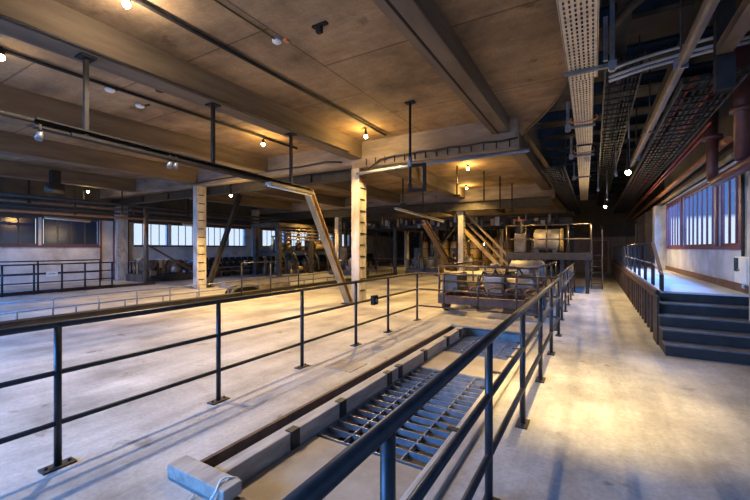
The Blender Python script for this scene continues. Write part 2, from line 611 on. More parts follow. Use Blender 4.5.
# corridor end: timber partition with a door
r = thing('wall_corridor_end', (0.8, 28.2, 0), kind='structure')
MB().box(-1.6, 2.2, 28.2, 28.35, 2.3, 5.7).build('upper_boarding', 'wall_dark', r)
for k in range(9):
    x = -1.6 + k * 0.42
    MB().box(x + 0.01, x + 0.41, 28.17, 28.3, 0, 2.3).build('plank', 'wood_panel', r)
d = thing('door_1', (0.35, 28.1, 0), kind='structure')
MB().box(-0.05, 0.75, 28.09, 28.14, 0.0, 2.05).build('door_leaf', 'rust', d)
fr = MB().box(-0.12, -0.05, 28.07, 28.15, 0, 2.12).box(0.75, 0.82, 28.07, 28.15, 0, 2.12).box(-0.05, 0.75, 28.07, 28.15, 2.05, 2.12)
fr.build('door_frame', 'brace', d)
MB().cyl((0.66, 28.09, 1.0), (0.66, 28.03, 1.0), 0.02, 8).build('door_handle', 'galvanised', d)
r.location.z = 0

# platform along the right wall (structure) with ribbed front and steps
PZ = 0.85
pf = thing('platform', (1.5, 18, 0), kind='structure')
MB().box(0.95, XR, 8.14, 27.5, PZ - 0.1, PZ).build('deck', 'deck', pf)
MB().box(1.02, XR, 8.2, 27.5, 0, PZ - 0.1).build('core', 'steel_black', pf)
MB().box(0.93, 1.0, 8.14, 27.5, PZ - 0.13, PZ + 0.015).build('edge_angle', 'rust_dark', pf)
for k in range(38):
    y = 8.3 + k * 0.5
    MB().box(0.93, 1.02, y, y + 0.12, 0, PZ - 0.13).build('rib', 'rust_dark' if k % 3 else 'steel_dark', pf)
struct(MB().box(XR - 0.04, XR, 8.15, 16.5, PZ, PZ + 0.13).build('baseboard_right', 'rust'))
st = thing('steps', (1.5, 7.6, 0), kind='structure')
YS = (7.0, 7.28, 7.57, 7.86, 8.14)
for i, y in enumerate(YS):
    z1 = 0.17 * (i + 1)
    yb = 8.2
    if i < 4:
        MB().box(0.92, XR, y, YS[i + 1] + 0.01, 0, z1 - 0.02).build('riser', 'step', st)
        MB().box(0.91, XR, y - 0.015, YS[i + 1] + 0.005, z1 - 0.022, z1).build('tread', 'nosing', st)
    else:
        MB().box(0.92, XR, y - 0.012, y + 0.02, 0.66, z1 - 0.03).build('riser', 'step', st)
MB().box(0.90, 0.93, 7.7, 8.2, 0, 0.80).build('stringer', 'steel_dark', st)

# ================================================================== RAILINGS


def railing(label, x, posts, y0, y1, heights=(1.04, 0.69, 0.32), r=0.024, pr=0.024, mat='rail', base=True, group=None, z0=0.0, flat=False, name='railing', zfun=None):
    t = thing(name, (x, (y0 + y1) / 2, z0), label, 'railing', group)
    for h in heights:
        MB().cyl((x, y0, z0 + h), (x, y1, z0 + h), r if h == heights[0] else r * 0.8, 10).build('rail', mat, t)
    for y in posts:
        if flat:
            MB().box(x - 0.03, x + 0.03, y - 0.012, y + 0.012, z0, z0 + heights[0]).build('post', mat, t)
        else:
            MB().cyl((x, y, z0), (x, y, z0 + heights[0]), pr, 10).build('post', mat, t)
        if base:
            b = MB().box(x - 0.05, x + 0.05, y - 0.10, y + 0.10, z0, z0 + 0.012)
            for q in (-0.07, 0.07):
                b.cyl((x, y + q, z0 + 0.01), (x, y + q, z0 + 0.03), 0.012, 6)
            b.build('base_plate', 'steel_dark', t)
    return t


X2 = -3.39
railing('long black tube railing with bolted feet left of the grated trench', X2, (-1.45, -0.12, 1.2, 2.56, 3.86, 5.18, 6.3, 7.66), -1.6, 7.66)
X1 = -0.56
rl1 = railing('closest black tube railing between the grated trench and the bright walkway', X1, (-0.25, 1.04, 2.35, 3.62, 4.93, 6.25, 7.62), -0.4, 7.66, r=0.028, pr=0.025, mat='rail')
railing('far black railing beside the drum machine along the walkway', -0.62, [8.1 + 1.25 * k for k in range(7)], 8.0, 15.7, mat='rail_worn')

# removable railing section closing the trench end
t = thing('barrier_section', (-2, 7.68, 0), 'brown three-bar barrier across the far end of the trench', 'railing')
for h in (1.04, 0.69, 0.32):
    MB().cyl((X2 + 0.03, 7.70, h), (X1 - 0.03, 7.70, h), 0.022 if h > 1 else 0.018, 8).build('rail', 'rail_worn', t)
for x in (-2.78, -2.05, -1.3):
    MB().cyl((x, 7.68, 0.32), (x, 7.68, 1.04), 0.022, 8).build('post', 'rail_worn', t)

# low railings and kerb of the second channel further left
lo1 = [on_x(px, -10.6).y for px in (-40, 17, 76, 125, 163, 197, 228)]
lo2 = [on_x(px, -11.1).y for px in (-20, 53, 99, 137, 170, 199, 227)]
railing('low grey railing on the near side of the second floor channel', -10.6, lo1 + [10.6, 12.2, 13.8, 15.4], lo1[0], 16.0, heights=(0.24,), r=0.018, pr=0.018, mat='strut', base=False)
railing('low grey railing on the wall side of the second floor channel', -11.1, lo2 + [10.2, 11.8, 13.4, 15.0, 16.6], lo2[0], 17.5, heights=(0.40,), r=0.018, pr=0.018, mat='strut', base=False)
tag(MB().box(-10.3, -10.12, 0, 20, 0, 0.10).box(-10.34, -10.08, 0, 20, 0.10, 0.12).build('channel_kerb', 'steel_dark'), 'long dark steel kerb edging the second floor channel', 'kerb')
hi = [on_x(px, -10.2).y for px in (238, 267, 295)]
t = railing('tall grey railing segment by the arched hatch on the channel', -10.02, hi, hi[0], hi[2], heights=(1.1, 0.55), r=0.02, pr=0.026, mat='rail', base=True)
# arched cover and bridge slab over the channel
t = thing('arched_hatch', (-10.85, 9.2, 0), 'dark arched hatch standing on the second floor channel', 'hatch')
a = MB()
ar = [(-10.68, 9.2 + 0.62 * math.cos(th), 0.02 + 0.26 * math.sin(th)) for th in [PI * k / 10 for k in range(11)]]
for i in range(10):
    a.bar(ar[i], ar[i + 1], 0.06, 0.06)
a.build('rim', 'strut', t)
b = MB()
b.add([(-10.70, q[1], q[2]) for q in ar] + [(-11.03, q[1], q[2]) for q in ar],
      [tuple(range(10, -1, -1)), tuple(range(11, 22))] + [(i, i + 1, 12 + i, 11 + i) for i in range(10)] + [(10, 0, 11, 21)])
b.build('shell', 'steel_black', t)
tag(MB().box(-13.1, -11.2, 9.9, 12.0, 0, 0.16).build('bridge_slab', 'machine_grey', bevel=0.01), 'low grey slab bridging the second channel behind the arched hatch', 'slab')

# far-left railings in front of the left wall
fl = [on_x(px, -16.6).y for px in (-30, 2, 34, 62, 85, 112)]
t = railing('dark three-bar railing in front of the shuttered windows', -16.6, fl, fl[0], fl[-1] + 0.1, heights=(1.03, 0.72, 0.40, 0.12), r=0.026, pr=0.03, base=False)
fl2 = [on_x(px, -18.2).y for px in (-20, 38, 100)]
railing('dark railing close to the left wall behind the first one', -18.2, fl2, fl2[0], fl2[-1], heights=(1.1, 0.6), r=0.025, pr=0.03, base=False)
tag(MB().box(-16.9, -16.7, -2, 9.4, 0, 0.10).build('floor_kerb', 'steel_dark'), 'dark low kerb under the railing by the shuttered windows', 'kerb')
p = on_x(52, -16.55, 274)
s = thing('notice_plate', (p.x, p.y, p.z), 'small white notice plate on the left railing', 'sign')
MB().box(p.x - 0.01, p.x + 0.01, p.y - 0.16, p.y + 0.16, p.z - 0.09, p.z + 0.09).build('plate', 'white_plastic', s)
MB().box(p.x + 0.01, p.x + 0.013, p.y - 0.10, p.y + 0.10, p.z - 0.005, p.z + 0.02).build('print_line', 'strut', s)

# platform railing
t = thing('platform_railing', (1.03, 15, PZ), 'blue-black railing with flat posts along the raised platform', 'railing')
for k in range(14):
    y = 9.3 + k * 1.3
    MB().box(0.99, 1.05, y - 0.02, y + 0.02, PZ, 1.69).build('post', 'rail', t)
MB().cyl((1.02, 9.28, 1.70), (1.02, 27, 1.70), 0.022, 8).build('top_rail', 'rail_worn', t)
MB().cyl((1.02, 8.2, 1.28 - 0.1), (1.02, 9.3, 1.29), 0.012, 8).cyl((1.02, 9.3, 1.29), (1.02, 27, 1.29), 0.014, 8).build('middle_rail', 'conduit', t)
MB().cyl((0.985, 7.95, 0.86), (0.985, 27, 1.0), 0.014, 8).build('toe_rail', 'conduit', t)
MB().bar((1.02, 9.3, 1.70), (1.02, 8.17, 1.12), 0.05, 0.05).build('sloping_handrail', 'pipe_brown', t)
MB().box(0.99, 1.05, 8.16, 8.22, PZ, 1.13).build('post', 'rail', t)

# ================================================================== TRENCH
# steel edge rail
tag(MB().box(-2.525, -2.49, 1.72, 7.45, -0.10, 0.022).build('edge_rail', 'rust_dark'), 'rusty brown steel edge rail left of the trench timber', 'rail')
tag(MB().box(-2.488, -2.325, 1.72, 7.44, -0.14, -0.075).build('gutter_strip', 'galvanised'), 'grey gutter strip between the edge rail and the left kerb timber', 'gutter')
lt = thing('kerb_timber', (-2.26, 4.5, -0.1), 'weathered grey kerb timber on the left of the grating, with dark clips', 'timber')
MB().box(-2.32, -2.19, 1.70, 7.40, -0.3, 0.055).build('beam_body', 'timber', lt, bevel=0.012)
for k, y in enumerate((2.35, 3.05, 4.05, 4.35, 5.2, 6.2, 6.9)):
    MB().box(-2.25, -2.175, y, y + 0.10, -0.09, 0.065).build('clip', 'steel_dark', lt)
rt = thing('kerb_timber', (-0.95, 4.5, -0.1), 'pale kerb timber on the right of the grating under the near railing', 'timber')
MB().box(-1.05, -0.86, 0.9, 7.40, -0.3, 0.035).build('beam_body', 'timber', rt, bevel=0.012)
for y in (3.1, 4.2, 4.8, 5.6, 6.1, 6.5):
    MB().box(-1.10, -0.98, y, y + 0.05, 0.03, 0.05).build('clip', 'steel_dark', rt)
cb = thing('end_block', (-2.3, 1.6, 0), 'squared timber block lying across the near trench end', 'timber')
MB().box(-2.58, -1.98, 1.53, 1.675, 0.0, 0.09).build('block_body', 'timber', cb, bevel=0.01)
tag(MB().box(-1.97, -1.06, 1.56, 1.68, -0.4, -0.01).build('end_plank', 'plate', bevel=0.01), 'flat plank beside the squared block at the near trench end', 'plank')
# looped cord around the block end
pts = []
for k in range(41):
    th = k / 40 * 2 * PI * 2.2
    pts.append((-2.06 + 0.02 * math.sin(3 * th) + 0.012 * k / 40, 1.60 + 0.10 * math.cos(th), 0.045 + 0.062 * math.sin(th)))
pts += [(-2.03, 1.49, 0.02), (-2.1, 1.42, 0.01), (-2.2, 1.44, 0.01), (-2.22, 1.5, 0.012)]
tag(MB().tube(pts, 0.005, 6).build('cord', 'rope'), 'white cord looped round the end of the squared timber block', 'cord')


def cover(label, y0, y1):
    tag(MB().box(-2.17, -1.06, y0, y1, -0.12, -0.085).build('cover_plate', 'plate', bevel=0.004), label, 'plate')


cover('sandy cover plate at the near end of the trench', 1.73, 2.64)
cover('cover plate lying between the two gratings of the trench', 4.93, 5.86)
tag(MB().box(-2.45, -0.86, 7.15, 7.60, 0.058, 0.085).build('cover_board', 'plate'), 'flat board covering the far trench end before the barrier', 'board')


def grating(label, y0, y1):
    g = thing('floor_grating', (-1.6, (y0 + y1) / 2, -0.15), label, 'grating')
    n = int((y1 - y0) / 0.135)
    first = None
    for k in range(n + 1):
        y = y0 + (y1 - y0) * k / n
        if first is None:
            first = MB().bar((-2.17, y0, -0.115), (-1.06, y0, -0.115), 0.012, 0.055).build('bar', 'grate', g)
            continue
        c = first.copy()
        c.location = (0, y - y0, 0)
        col.objects.link(c)
        c.parent = g
    for x in (-2.165, -1.9, -1.62, -1.34, -1.065):
        MB().box(x - 0.006, x + 0.006, y0, y1, -0.14, -0.085 if x in (-2.165, -1.065) else -0.098).build('cross_rod', 'grate', g)
    return g


grating('nearest galvanised bar grating in the trench', 2.68, 3.76)
grating('second galvanised bar grating, before the middle cover plate', 3.80, 4.90)
grating('farthest galvanised bar grating, behind the middle cover plate', 5.90, 7.12)
tag(MB().box(-3.12, -2.7, 4.0, 4.42, 0, 0.006).build('floor_hatch', 'plate'), 'small square plate set in the floor between railing and trench', 'hatch')
# small socket box on the left railing
p = on_x(374, X2 + 0.07, 300)
b = thing('socket_box', (p.x, p.y, p.z), 'small black socket box hung on the railing near the front column', 'box')
MB().box(p.x - 0.03, p.x + 0.05, p.y - 0.07, p.y + 0.07, p.z - 0.08, p.z + 0.08).build('housing', 'steel_black', b, bevel=0.008)
MB().cyl((p.x + 0.05, p.y, p.z), (p.x + 0.056, p.y, p.z), 0.035, 12).build('socket', 'strut', b)

# ================================================================== OVERHEAD: hung rail, braces, pipes


def hbrace(label, p0, p1, s=0.17, mat='brace'):
    t = thing('brace', tuple(p0), label, 'brace')
    MB().ibar(p0, p1, s, s, 0.025).build('brace_beam', mat, t)
    MB().box(p0[0] - 0.18, p0[0] + 0.18, p0[1] - 0.16, p0[1] + 0.16, 0, 0.03).build('foot_plate', 'steel_dark', t)


hbrace('yellowish inclined brace leaning at the front column', Vector((-6.05, 8.9, 0.02)), Vector((-5.9, 6.95, 2.95)))
hbrace('dark inclined brace at the second column from the left wall', Vector((-13.55, 9.75, 0.02)), Vector((-13.75, 11.5, 4.0)), 0.16, 'steel_dark')
hbrace('brown inclined brace leaning at the middle column', Vector((-6.05, 18.85, 0.02)), Vector((-6.0, 14.3, 2.65)), 0.2, 'pipe_brown')
hbrace('dark brace crossing behind the middle column', Vector((-10.4, 24, 0.02)), Vector((-7.3, 22.3, 3.0)), 0.16, 'steel_dark')

hr = thing('hung_rail', (-5.9, 4.5, 3.0), 'dark steel rail hung under the ceiling beam by four straps', 'rail')
MB().ibar((-5.9, 1.86, 3.13), (-5.9, 7.0, 2.97), 0.12, 0.12, 0.02).build('rail_beam', 'steel_black', hr)
MB().cyl((-5.9, -2.0, 3.22), (-5.9, 1.9, 3.15), 0.025, 8).build('feed_tube', 'steel_black', hr)
MB().bar((-5.82, 2.2, 3.07), (-5.82, 6.9, 2.94), 0.04, 0.04).build('cable_duct', 'steel_black', hr)
for px in (86, 213, 291):
    q = on_x(px, -5.9)
    zz = 3.13 - (q.y - 1.86) / 5.14 * 0.16
    MB().box(-5.93, -5.87, q.y - 0.025, q.y + 0.025, zz, 4.17).build('strap', 'steel_black', hr)
    MB().box(-6.0, -5.8, q.y - 0.09, q.y + 0.09, 4.145, 4.17).build('top_plate', 'steel_black', hr)
# luminaire strips


def strip(label, p0, p1, mat='machine_grey', hang=True):
    t = thing('strip_luminaire', tuple((Vector(p0) + Vector(p1)) / 2), label, 'luminaire', 'unlit strip luminaires')
    MB().bar(p0, p1, 0.16, 0.06).build('housing', mat, t)
    e = Vector((0, 0, -0.045))
    MB().cyl(Vector(p0) + e, Vector(p1) + e, 0.022, 8).build('tube', 'white_plastic', t)
    for q in (Vector(p0).lerp(Vector(p1), 0.15), Vector(p0).lerp(Vector(p1), 0.85)):
        if hang: MB().cyl(q, (q.x, q.y, ZC - 0.002), 0.008, 6).build('suspension_wire', 'cable', t)
    return t


strip('unlit strip luminaire at the lower end of the hung rail', (-5.74, 5.5, 2.92), (-5.74, 6.85, 2.88), hang=False)
strip('unlit strip luminaire above the brown brace at the middle column', on_x(395, -7.0, 208), on_x(443, -6.2, 221))
strip('unlit strip luminaire before the shuttered windows', on_x(45, -18.6, 217), on_x(90, -18.6, 221), 'brace')
strip('unlit strip luminaire before the bright left windows', on_x(183, -16, 224), on_x(200, -16, 225), 'brace')


def pipe(name, label, pts, r, mat, cat='pipe', n=10, group=None):
    return tag(MB().tube(pts, r, n).build(name, mat), label, cat, group)


def arc(c, a, b, r, n=6):
    # quarter bend around centre c from direction a to direction b
    return [Vector(c) + Vector(a) * (r * math.cos(PI / 2 * k / n)) + Vector(b) * (r * math.sin(PI / 2 * k / n)) for k in range(n + 1)]


pipe('ceiling_pipe', 'dark pipe running under the soffit of the beam over the hung rail', [(-6.35, YB + 1, 4.32), (-6.35, 8.9, 4.32)], 0.05, 'steel_dark')
pipe('ceiling_pipe', 'thin dark conduit along the edge of the beam above the hung rail', [(-5.72, YB + 1, 4.2), (-5.72, 8.4, 4.2)], 0.018, 'steel_dark')
pipe('ceiling_conduit', 'long black lamp conduit fixed to the ceiling between two beams', [(-4.78, -1, 4.60), (-4.78, 8.75, 4.60)], 0.03, 'steel_black')
pipe('ceiling_conduit', 'black lamp conduit on the ceiling left of the hung rail', [(-7.75, -1, 4.6), (-7.75, 8.6, 4.6)], 0.03, 'steel_black')
pipe('ceiling_cable', 'thin cable running along the ceiling to the white detector', [(-4.0, 0, 4.63), (-4.0, 4.1, 4.63)], 0.012, 'cable', 'cable')
q = on_z(277, 40, ZC)
t = thing('smoke_detector', tuple(q), 'white round detector on the ceiling at the end of a cable', 'detector')
MB().lathe(q, (0, 0, -1), [(0, 0.07), (0.03, 0.07), (0.05, 0.045), (0.065, 0.02)], 14).build('housing', 'white_plastic', t)
MB().box(q.x + 0.09, q.x + 0.16, q.y + 0.02, q.y + 0.10, ZC - 0.03, ZC).build('tag_plate', 'sensor_orange', t)
q = on_z(320, 24, ZC)
t = thing('ceiling_bracket', tuple(q), 'small black bracket bolted to the ceiling near the white detector', 'bracket')
MB().box(q.x - 0.12, q.x + 0.12, q.y - 0.03, q.y + 0.03, ZC - 0.03, ZC).build('plate', 'steel_black', t)
MB().box(q.x - 0.05, q.x + 0.03, q.y - 0.03, q.y + 0.03, ZC - 0.12, ZC - 0.03).build('lug', 'steel_black', t)

# hanging rod with a hook frame
hk = thing('hook_rod', (-3.32, 7.14, 2.8), 'black rod with an open square hook hanging from the ceiling', 'hook')
MB().cyl((-3.32, 7.14, 2.85), (-3.32, 7.14, 4.65), 0.028, 8).build('rod', 'steel_black', hk)
MB().box(-3.42, -3.22, 7.08, 7.2, 4.62, 4.65).build('ceiling_plate', 'steel_black', hk)
f = MB()
for a_, b_ in (((-3.32, 7.14, 3.32), (-3.02, 7.2, 3.32)), ((-3.02, 7.2, 3.35), (-3.02, 7.2, 2.78)), ((-3.02, 7.2, 2.8), (-3.32, 7.14, 2.8)), ((-3.32, 7.14, 2.77), (-3.32, 7.14, 2.95))):
    f.bar(a_, b_, 0.06, 0.06)
f.build('hook_frame', 'steel_black', hk)
MB().cyl((-3.32, 7.14, 3.3), (-3.32, 7.14, 3.5), 0.05, 8).build('clamp', 'pipe_blue', hk)

# pipe and cable on the cross beam
pipe('beam_pipe', 'blue-grey pipe running along the front cross beam', [(-5.85, 9.0, 3.72), (-4.6, 9.0, 3.76), (-1.25, 9.0, 3.80)], 0.045, 'pipe_blue')
cp = [(-5.8, 9.03, 3.75), (-5.5, 9.03, 3.82), (-5.1, 9.03, 4.05), (-4.7, 9.03, 4.10)] + [(-4.3 + 0.4 * k, 9.03, 4.09 + 0.03 * (k % 2)) for k in range(8)]
pipe('beam_cable', 'black cable looped along the face of the front cross beam', cp, 0.022, 'cable', 'cable')
cp = [(-6.4, 9.03, 4.12), (-7.0, 9.03, 4.2), (-8, 9.03, 4.16), (-9.2, 9.03, 4.17), (-10.4, 9.03, 4.14), (-11.8, 9.03, 4.14), (-13.6, 9.03, 4.1)]
pipe('beam_cable', 'black cable sagging along the cross beam left of the front column', cp, 0.025, 'cable', 'cable')

# steel beam below the left half of the cross beam
sb = thing('steel_beam', (-13.5, 9.55, 3.7), 'dark steel beam spanning between the front columns under the concrete', 'beam')
MB().ibar((XL, 9.6, 3.86), (-6.25, 9.6, 3.86), 0.22, 0.34, 0.03).build('beam_body', 'steel_dark', sb)
for x in (-8, -10, -12, -16, -18):
    MB().box(x, x + 0.02, 9.5, 9.7, 3.71, 4.01).build('stiffener', 'steel_dark', sb)
sb = thing('steel_beam', (-8, 19.55, 3.5), 'dark steel beam spanning at the second row of columns', 'beam')
MB().ibar((XL, 19.0, 3.75), (-1.7, 19.0, 3.75), 0.25, 0.45, 0.03).build('beam_body', 'steel_dark', sb)

# hanging rods
for k, (px, py0, py1, y, where) in enumerate(((403, 160, 205, 12.5, 'just right of the front column'), (423, 190, 212, 14.5, 'holding the strip luminaire'), (457, 163, 196, 13.5, 'right of the hook rod'),
                                       (484, 162, 205, 15.0, 'between the hook rod and the corridor'), (500, 177, 210, 16.5, 'near the mezzanine'), (512, 187, 212, 18.5, 'over the mezzanine machine'),
                                       (29, 163, 203, 6.2, 'nearest the shuttered windows'), (75, 188, 215, 7.6, 'second from the shuttered windows'), (122, 177, 214, 9.0, 'beside the wall pilaster'), (188, 200, 219, 11.5, 'before the bright left windows'))):
    a_, b_ = on_y(px, y, py0), on_y(px, y, py1)
    x_ = a_.x
    t = thing('hanger_rod', (x_, y, b_.z), 'dark hanger rod ' + where, 'rod', 'hanger rods')
    MB().cyl((x_, y, b_.z), (x_, y, ZC), 0.03, 8).build('rod', 'steel_black', t)
    MB().box(x_ - 0.12, x_ + 0.12, y - 0.03, y + 0.03, b_.z, b_.z + 0.05).build('crosspiece', 'steel_black', t)

# pipes along the left wall
for z, x, r, mt, lb in ((3.12, -20.55, 0.06, 'pipe_orange', 'orange-brown pipe right above the left windows'), (3.3, -20.3, 0.045, 'steel_dark', 'dark pipe above the orange-brown wall pipe'),
                        (3.52, -20.4, 0.07, 'pipe_brown', 'brown pipe third above the left windows'), (3.74, -20.2, 0.05, 'steel_dark', 'highest dark pipe on the left wall'), (3.42, -17.2, 0.06, 'steel_dark', 'dark pipe hung free in front of the left wall')):
    pipe('wall_pipe', lb, [(x, YB + 0.5, z), (x, 33, z)], r, mt)
# dark projector on the ceiling
q = on_z(55, 172, 4.1)
t = thing('ceiling_hoist', (q.x, q.y, 3.6), 'black hoist trolley hanging under the far left beam', 'hoist')
MB().box(q.x - 0.12, q.x + 0.12, q.y - 0.12, q.y + 0.12, 3.72, 4.15).build('mount', 'steel_black', t)
MB().box(q.x - 0.15, q.x + 0.15, q.y - 0.2, q.y + 0.2, 3.55, 3.72).build('body', 'steel_black', t)
MB().cyl((q.x, q.y - 0.25, 3.5), (q.x, q.y + 0.25, 3.5), 0.1, 10).build('drum', 'machine', t)

# spotlights on the hung rail
for i, (px, py, lb) in enumerate(((40, 134, 'white spotlight at the left end of the hung rail'), (170, 163, 'white spotlight under the middle of the hung rail'), (176, 164, 'second spotlight beside the one under the hung rail'))):
    q = on_x(px, -5.85, py)
    t = thing('rail_spotlight', tuple(q), lb, 'spotlight')
    MB().cyl((q.x, q.y, q.z), (q.x, q.y, q.z + 0.12), 0.02, 8).build('stem', 'steel_black', t)
    MB().lathe(q, (0.3, -0.3, -1), [(-0.04, 0.02), (0, 0.035), (0.08, 0.04)], 12).build('head', 'strut', t)
for i, (px, py, lb) in enumerate(((110, 89, 'white unlit ceiling spot near the hung rail strap'), (160, 89, 'dark unlit ceiling spot right of the first strap'), (140, 105, 'pale unlit ceiling spot behind the hung rail'), (58, 124, 'pale unlit ceiling spot above the rail end'))):
    q = on_z(px, py, ZC)
    t = thing('ceiling_spot', tuple(q), lb, 'spotlight')
    MB().lathe(q, (0, 0, -1), [(0, 0.08), (0.02, 0.09), (0.05, 0.07)], 12).build('rim', 'white_plastic' if i != 1 else 'steel_black', t)
    MB().box(q.x + 0.08, q.x + 0.22, q.y + 0.05, q.y + 0.09, ZC - 0.03, ZC).build('arm', 'steel_dark', t)

# ================================================================== LAMPS
WARM = (1.0, 0.60, 0.17)


def lamp(label, pos, power, drop=0.0, color=WARM, group='bare warm ceiling lamps', rad=0.05, up=0.08):
    p = Vector(pos)
    t = thing('ceiling_lamp', tuple(p), label, 'lamp', group)
    top = p.z + 0.07
    MB().lathe((p.x, p.y, top), (0, 0, 1), [(-0.03, 0.045), (0.0, 0.045), (0.05, 0.03), (0.06 + drop, 0.012)], 12).build('socket', 'steel_black', t)
    MB().lathe((p.x, p.y, p.z + 0.045), (0, 0, -1), [(-0.01, 0.02), (0.0, 0.03), (0.03, 0.045), (0.06, 0.04), (0.085, 0.012)], 14).build('bulb', 'bulb', t)
    for kind, share in (('SPOT', 1.0), ('POINT', up)):
        d = bpy.data.lights.new('lamp_light', kind)
        d.energy = power * share
        d.color = color
        d.shadow_soft_size = rad
        if kind == 'SPOT':
            d.spot_size = math.radians(134)
            d.spot_blend = 0.4
        lo = bpy.data.objects.new('lamp_light', d)
        lo.location = (0, 0, -0.10)
        col.objects.link(lo)
        lo.parent = t
    return t


lamp('large glaring lamp on the ceiling nearest the camera', (-4.78, 2.35, 4.48), 480, 0.04, (1.0, 0.80, 0.58))
lamp('lit lamp on the long conduit just before the front column', (-5.0, 8.1, 4.42), 720, 0.08)
lamp('lit lamp at the left picture edge on the second conduit', (-7.75, 2.05, 4.48), 60, 0.04, (1.0, 0.78, 0.5))
lamp('lit lamp left of the front column behind the ceiling beam', (-7.8, 7.3, 4.42), 560, 0.08)
lamp('lit lamp over the shuttered windows', on_x(88, -18.6, 192), 220, 0.3)
lamp('lit lamp near the top of the middle column', (-5.35, 18.0, 4.5), 520, 0.05)
lamp('small lit lamp between the left column and the front brace', on_x(231, -10.9, 196), 800, 0.3)
lamp('added warm lamp beyond the front cross beam', (-4.0, 13.6, 4.5), 900, 0.05)  # extra lamp added to warm the middle floor
lamp('low lit lamp behind the middle column', on_y(484, 25, 244), 420, 0.4)
lamp('added lamp over the far machines', (-14.6, 17.6, 3.7), 420, 0.8)  # extra lamp added to brighten the machines below
lamp('added lamp over the tan tanks', (-9.5, 28.3, 3.6), 700, 0.9)  # extra lamp added to light up the tank row
lamp('nearest hanging lamp over the walkway', (0.54, 8.3, 2.98), 70, 0.5, (1, 0.78, 0.45), up=0.05)
lamp('farther hanging lamp over the walkway', (0.325, 14.8, 2.98), 300, 0.5, (1, 0.72, 0.38), up=0.25)
# spotlights over the walkway
def walk_spot(label, y, tx, ty, power, size, color):
    p = Vector((-0.45, y, 4.3))
    t = thing('slab_spotlight', tuple(p), label, 'spotlight', 'walkway spotlights')
    dr = (Vector((tx, ty, 0)) - p).normalized()
    MB().lathe(p, dr, [(-0.2, 0.05), (-0.05, 0.08), (0.05, 0.09)], 14).build('housing', 'steel_black', t)
    MB().cyl(p - dr * 0.15, (p.x, p.y - 0.05, 4.65), 0.02, 8).build('stem', 'steel_black', t)
    d = bpy.data.lights.new('spot_light', 'SPOT')
    d.energy = power
    d.color = color
    d.spot_size = math.radians(size)
    d.spot_blend = 1.0
    d.shadow_soft_size = 0.06
    lo = bpy.data.objects.new('spot_light', d)
    lo.location = dr * 0.07
    lo.rotation_euler = dr.to_track_quat('-Z', 'Y').to_euler()
    col.objects.link(lo)
    lo.parent = t


walk_spot('black spotlight on the slab edge aimed at the bright walkway pool', 3.0, -0.15, 4.8, 2100, 46, (1.0, 0.70, 0.26))

# ================================================================== OVERHEAD ON THE RIGHT
def tray_section(label, y0, y1, xa0, xa1, xb0, xb1, z):
    t = thing('cable_tray', ((xa0 + xa1) / 2, y0, z), label, 'cable tray', 'perforated cable tray sections')
    n = 7
    bars, webs = MB(), MB()
    L = y1 - y0
    def xat(fr, y):
        k = (y - y0) / L
        a, b = xa0 + (xb0 - xa0) * k, xa1 + (xb1 - xa1) * k
        return a + (b - a) * fr
    for i in range(n):
        c = (i + 0.5) / n
        wd = (xa1 - xa0) / n * 0.30
        bars.add([(xat(c, y) + sx * wd, y, zz) for zz in (z, z + 0.004) for y in (y0, y1) for sx in (-1, 1)],
                 [(0, 2, 3, 1), (4, 5, 7, 6), (0, 1, 5, 4), (2, 6, 7, 3), (0, 4, 6, 2), (1, 3, 7, 5)])
    bars.build('strip', 'tray', t)
    k = int(L / 0.085)
    for j in range(k):
        y = y0 + j * L / k
        for i in range(n - 1):
            a, b = xat((i + 0.8) / n, y), xat((i + 1.2) / n, y)
            webs.box(a, b, y, y + 0.03, z, z + 0.003)
    tag(webs.build('web', 'tray', t), kind='stuff')
    for s_ in (0, 1):
        MB().bar((xat(s_, y0), y0, z + 0.035), (xat(s_, y1), y1, z + 0.035), 0.006, 0.07).build('side_flange', 'tray', t)
    c = MB()
    for i in range(5):
        c.tube([(xat((i + 1) / 6, y0), y0, z + 0.03), (xat((i + 1) / 6, y1), y1, z + 0.03)], 0.018, 6)
    c.build('laid_cable', 'cable', t)


tray_section('nearest and widest perforated beige cable tray overhead', 1.5, 5.85, -0.30, 0.04, -0.30, 0.04, 3.90)
tray_section('second perforated cable tray, before the orange ties', 5.9, 9.6, -0.30, -0.01, -0.33, -0.03, 3.92)
tray_section('third perforated cable tray toward the corridor end', 9.6, 20.5, -0.34, -0.05, -0.56, -0.26, 3.88)

# tray brackets
for i, (y, xl, xr, lb) in enumerate(((5.45, -0.34, 0.20, 'blue-grey strut bracket under the nearest cable tray'), (7.9, -0.42, 0.02, 'blue-grey strut bracket at the orange ties'),
                                     (10.4, -0.48, 0.0, 'strut bracket at the middle of the tray run'), (13.6, -0.55, -0.08, 'strut bracket at the far third of the tray run'))):
    t = thing('tray_bracket', ((xl + xr) / 2, y, 3.8), lb, 'bracket', 'cable tray brackets')
    MB().box(xl, xr, y, y + 0.045, 3.835, 3.88).build('cross_strut', 'strut', t)
    hx = xr if i == 0 else xl
    MB().box(hx - 0.03, hx + 0.02, y - 0.01, y + 0.05, 3.78, 5.72 if i == 0 else 4.35).build('drop_strut', 'strut', t)
    MB().box(hx - 0.05, hx + 0.04, y - 0.02, y + 0.06, 3.80, 3.90).build('corner_plate', 'galvanised', t)
    if i == 0:
        MB().box(hx - 0.10, hx - 0.05, y + 0.06, y + 0.1, 3.95, 4.5).build('side_strut', 'strut', t)
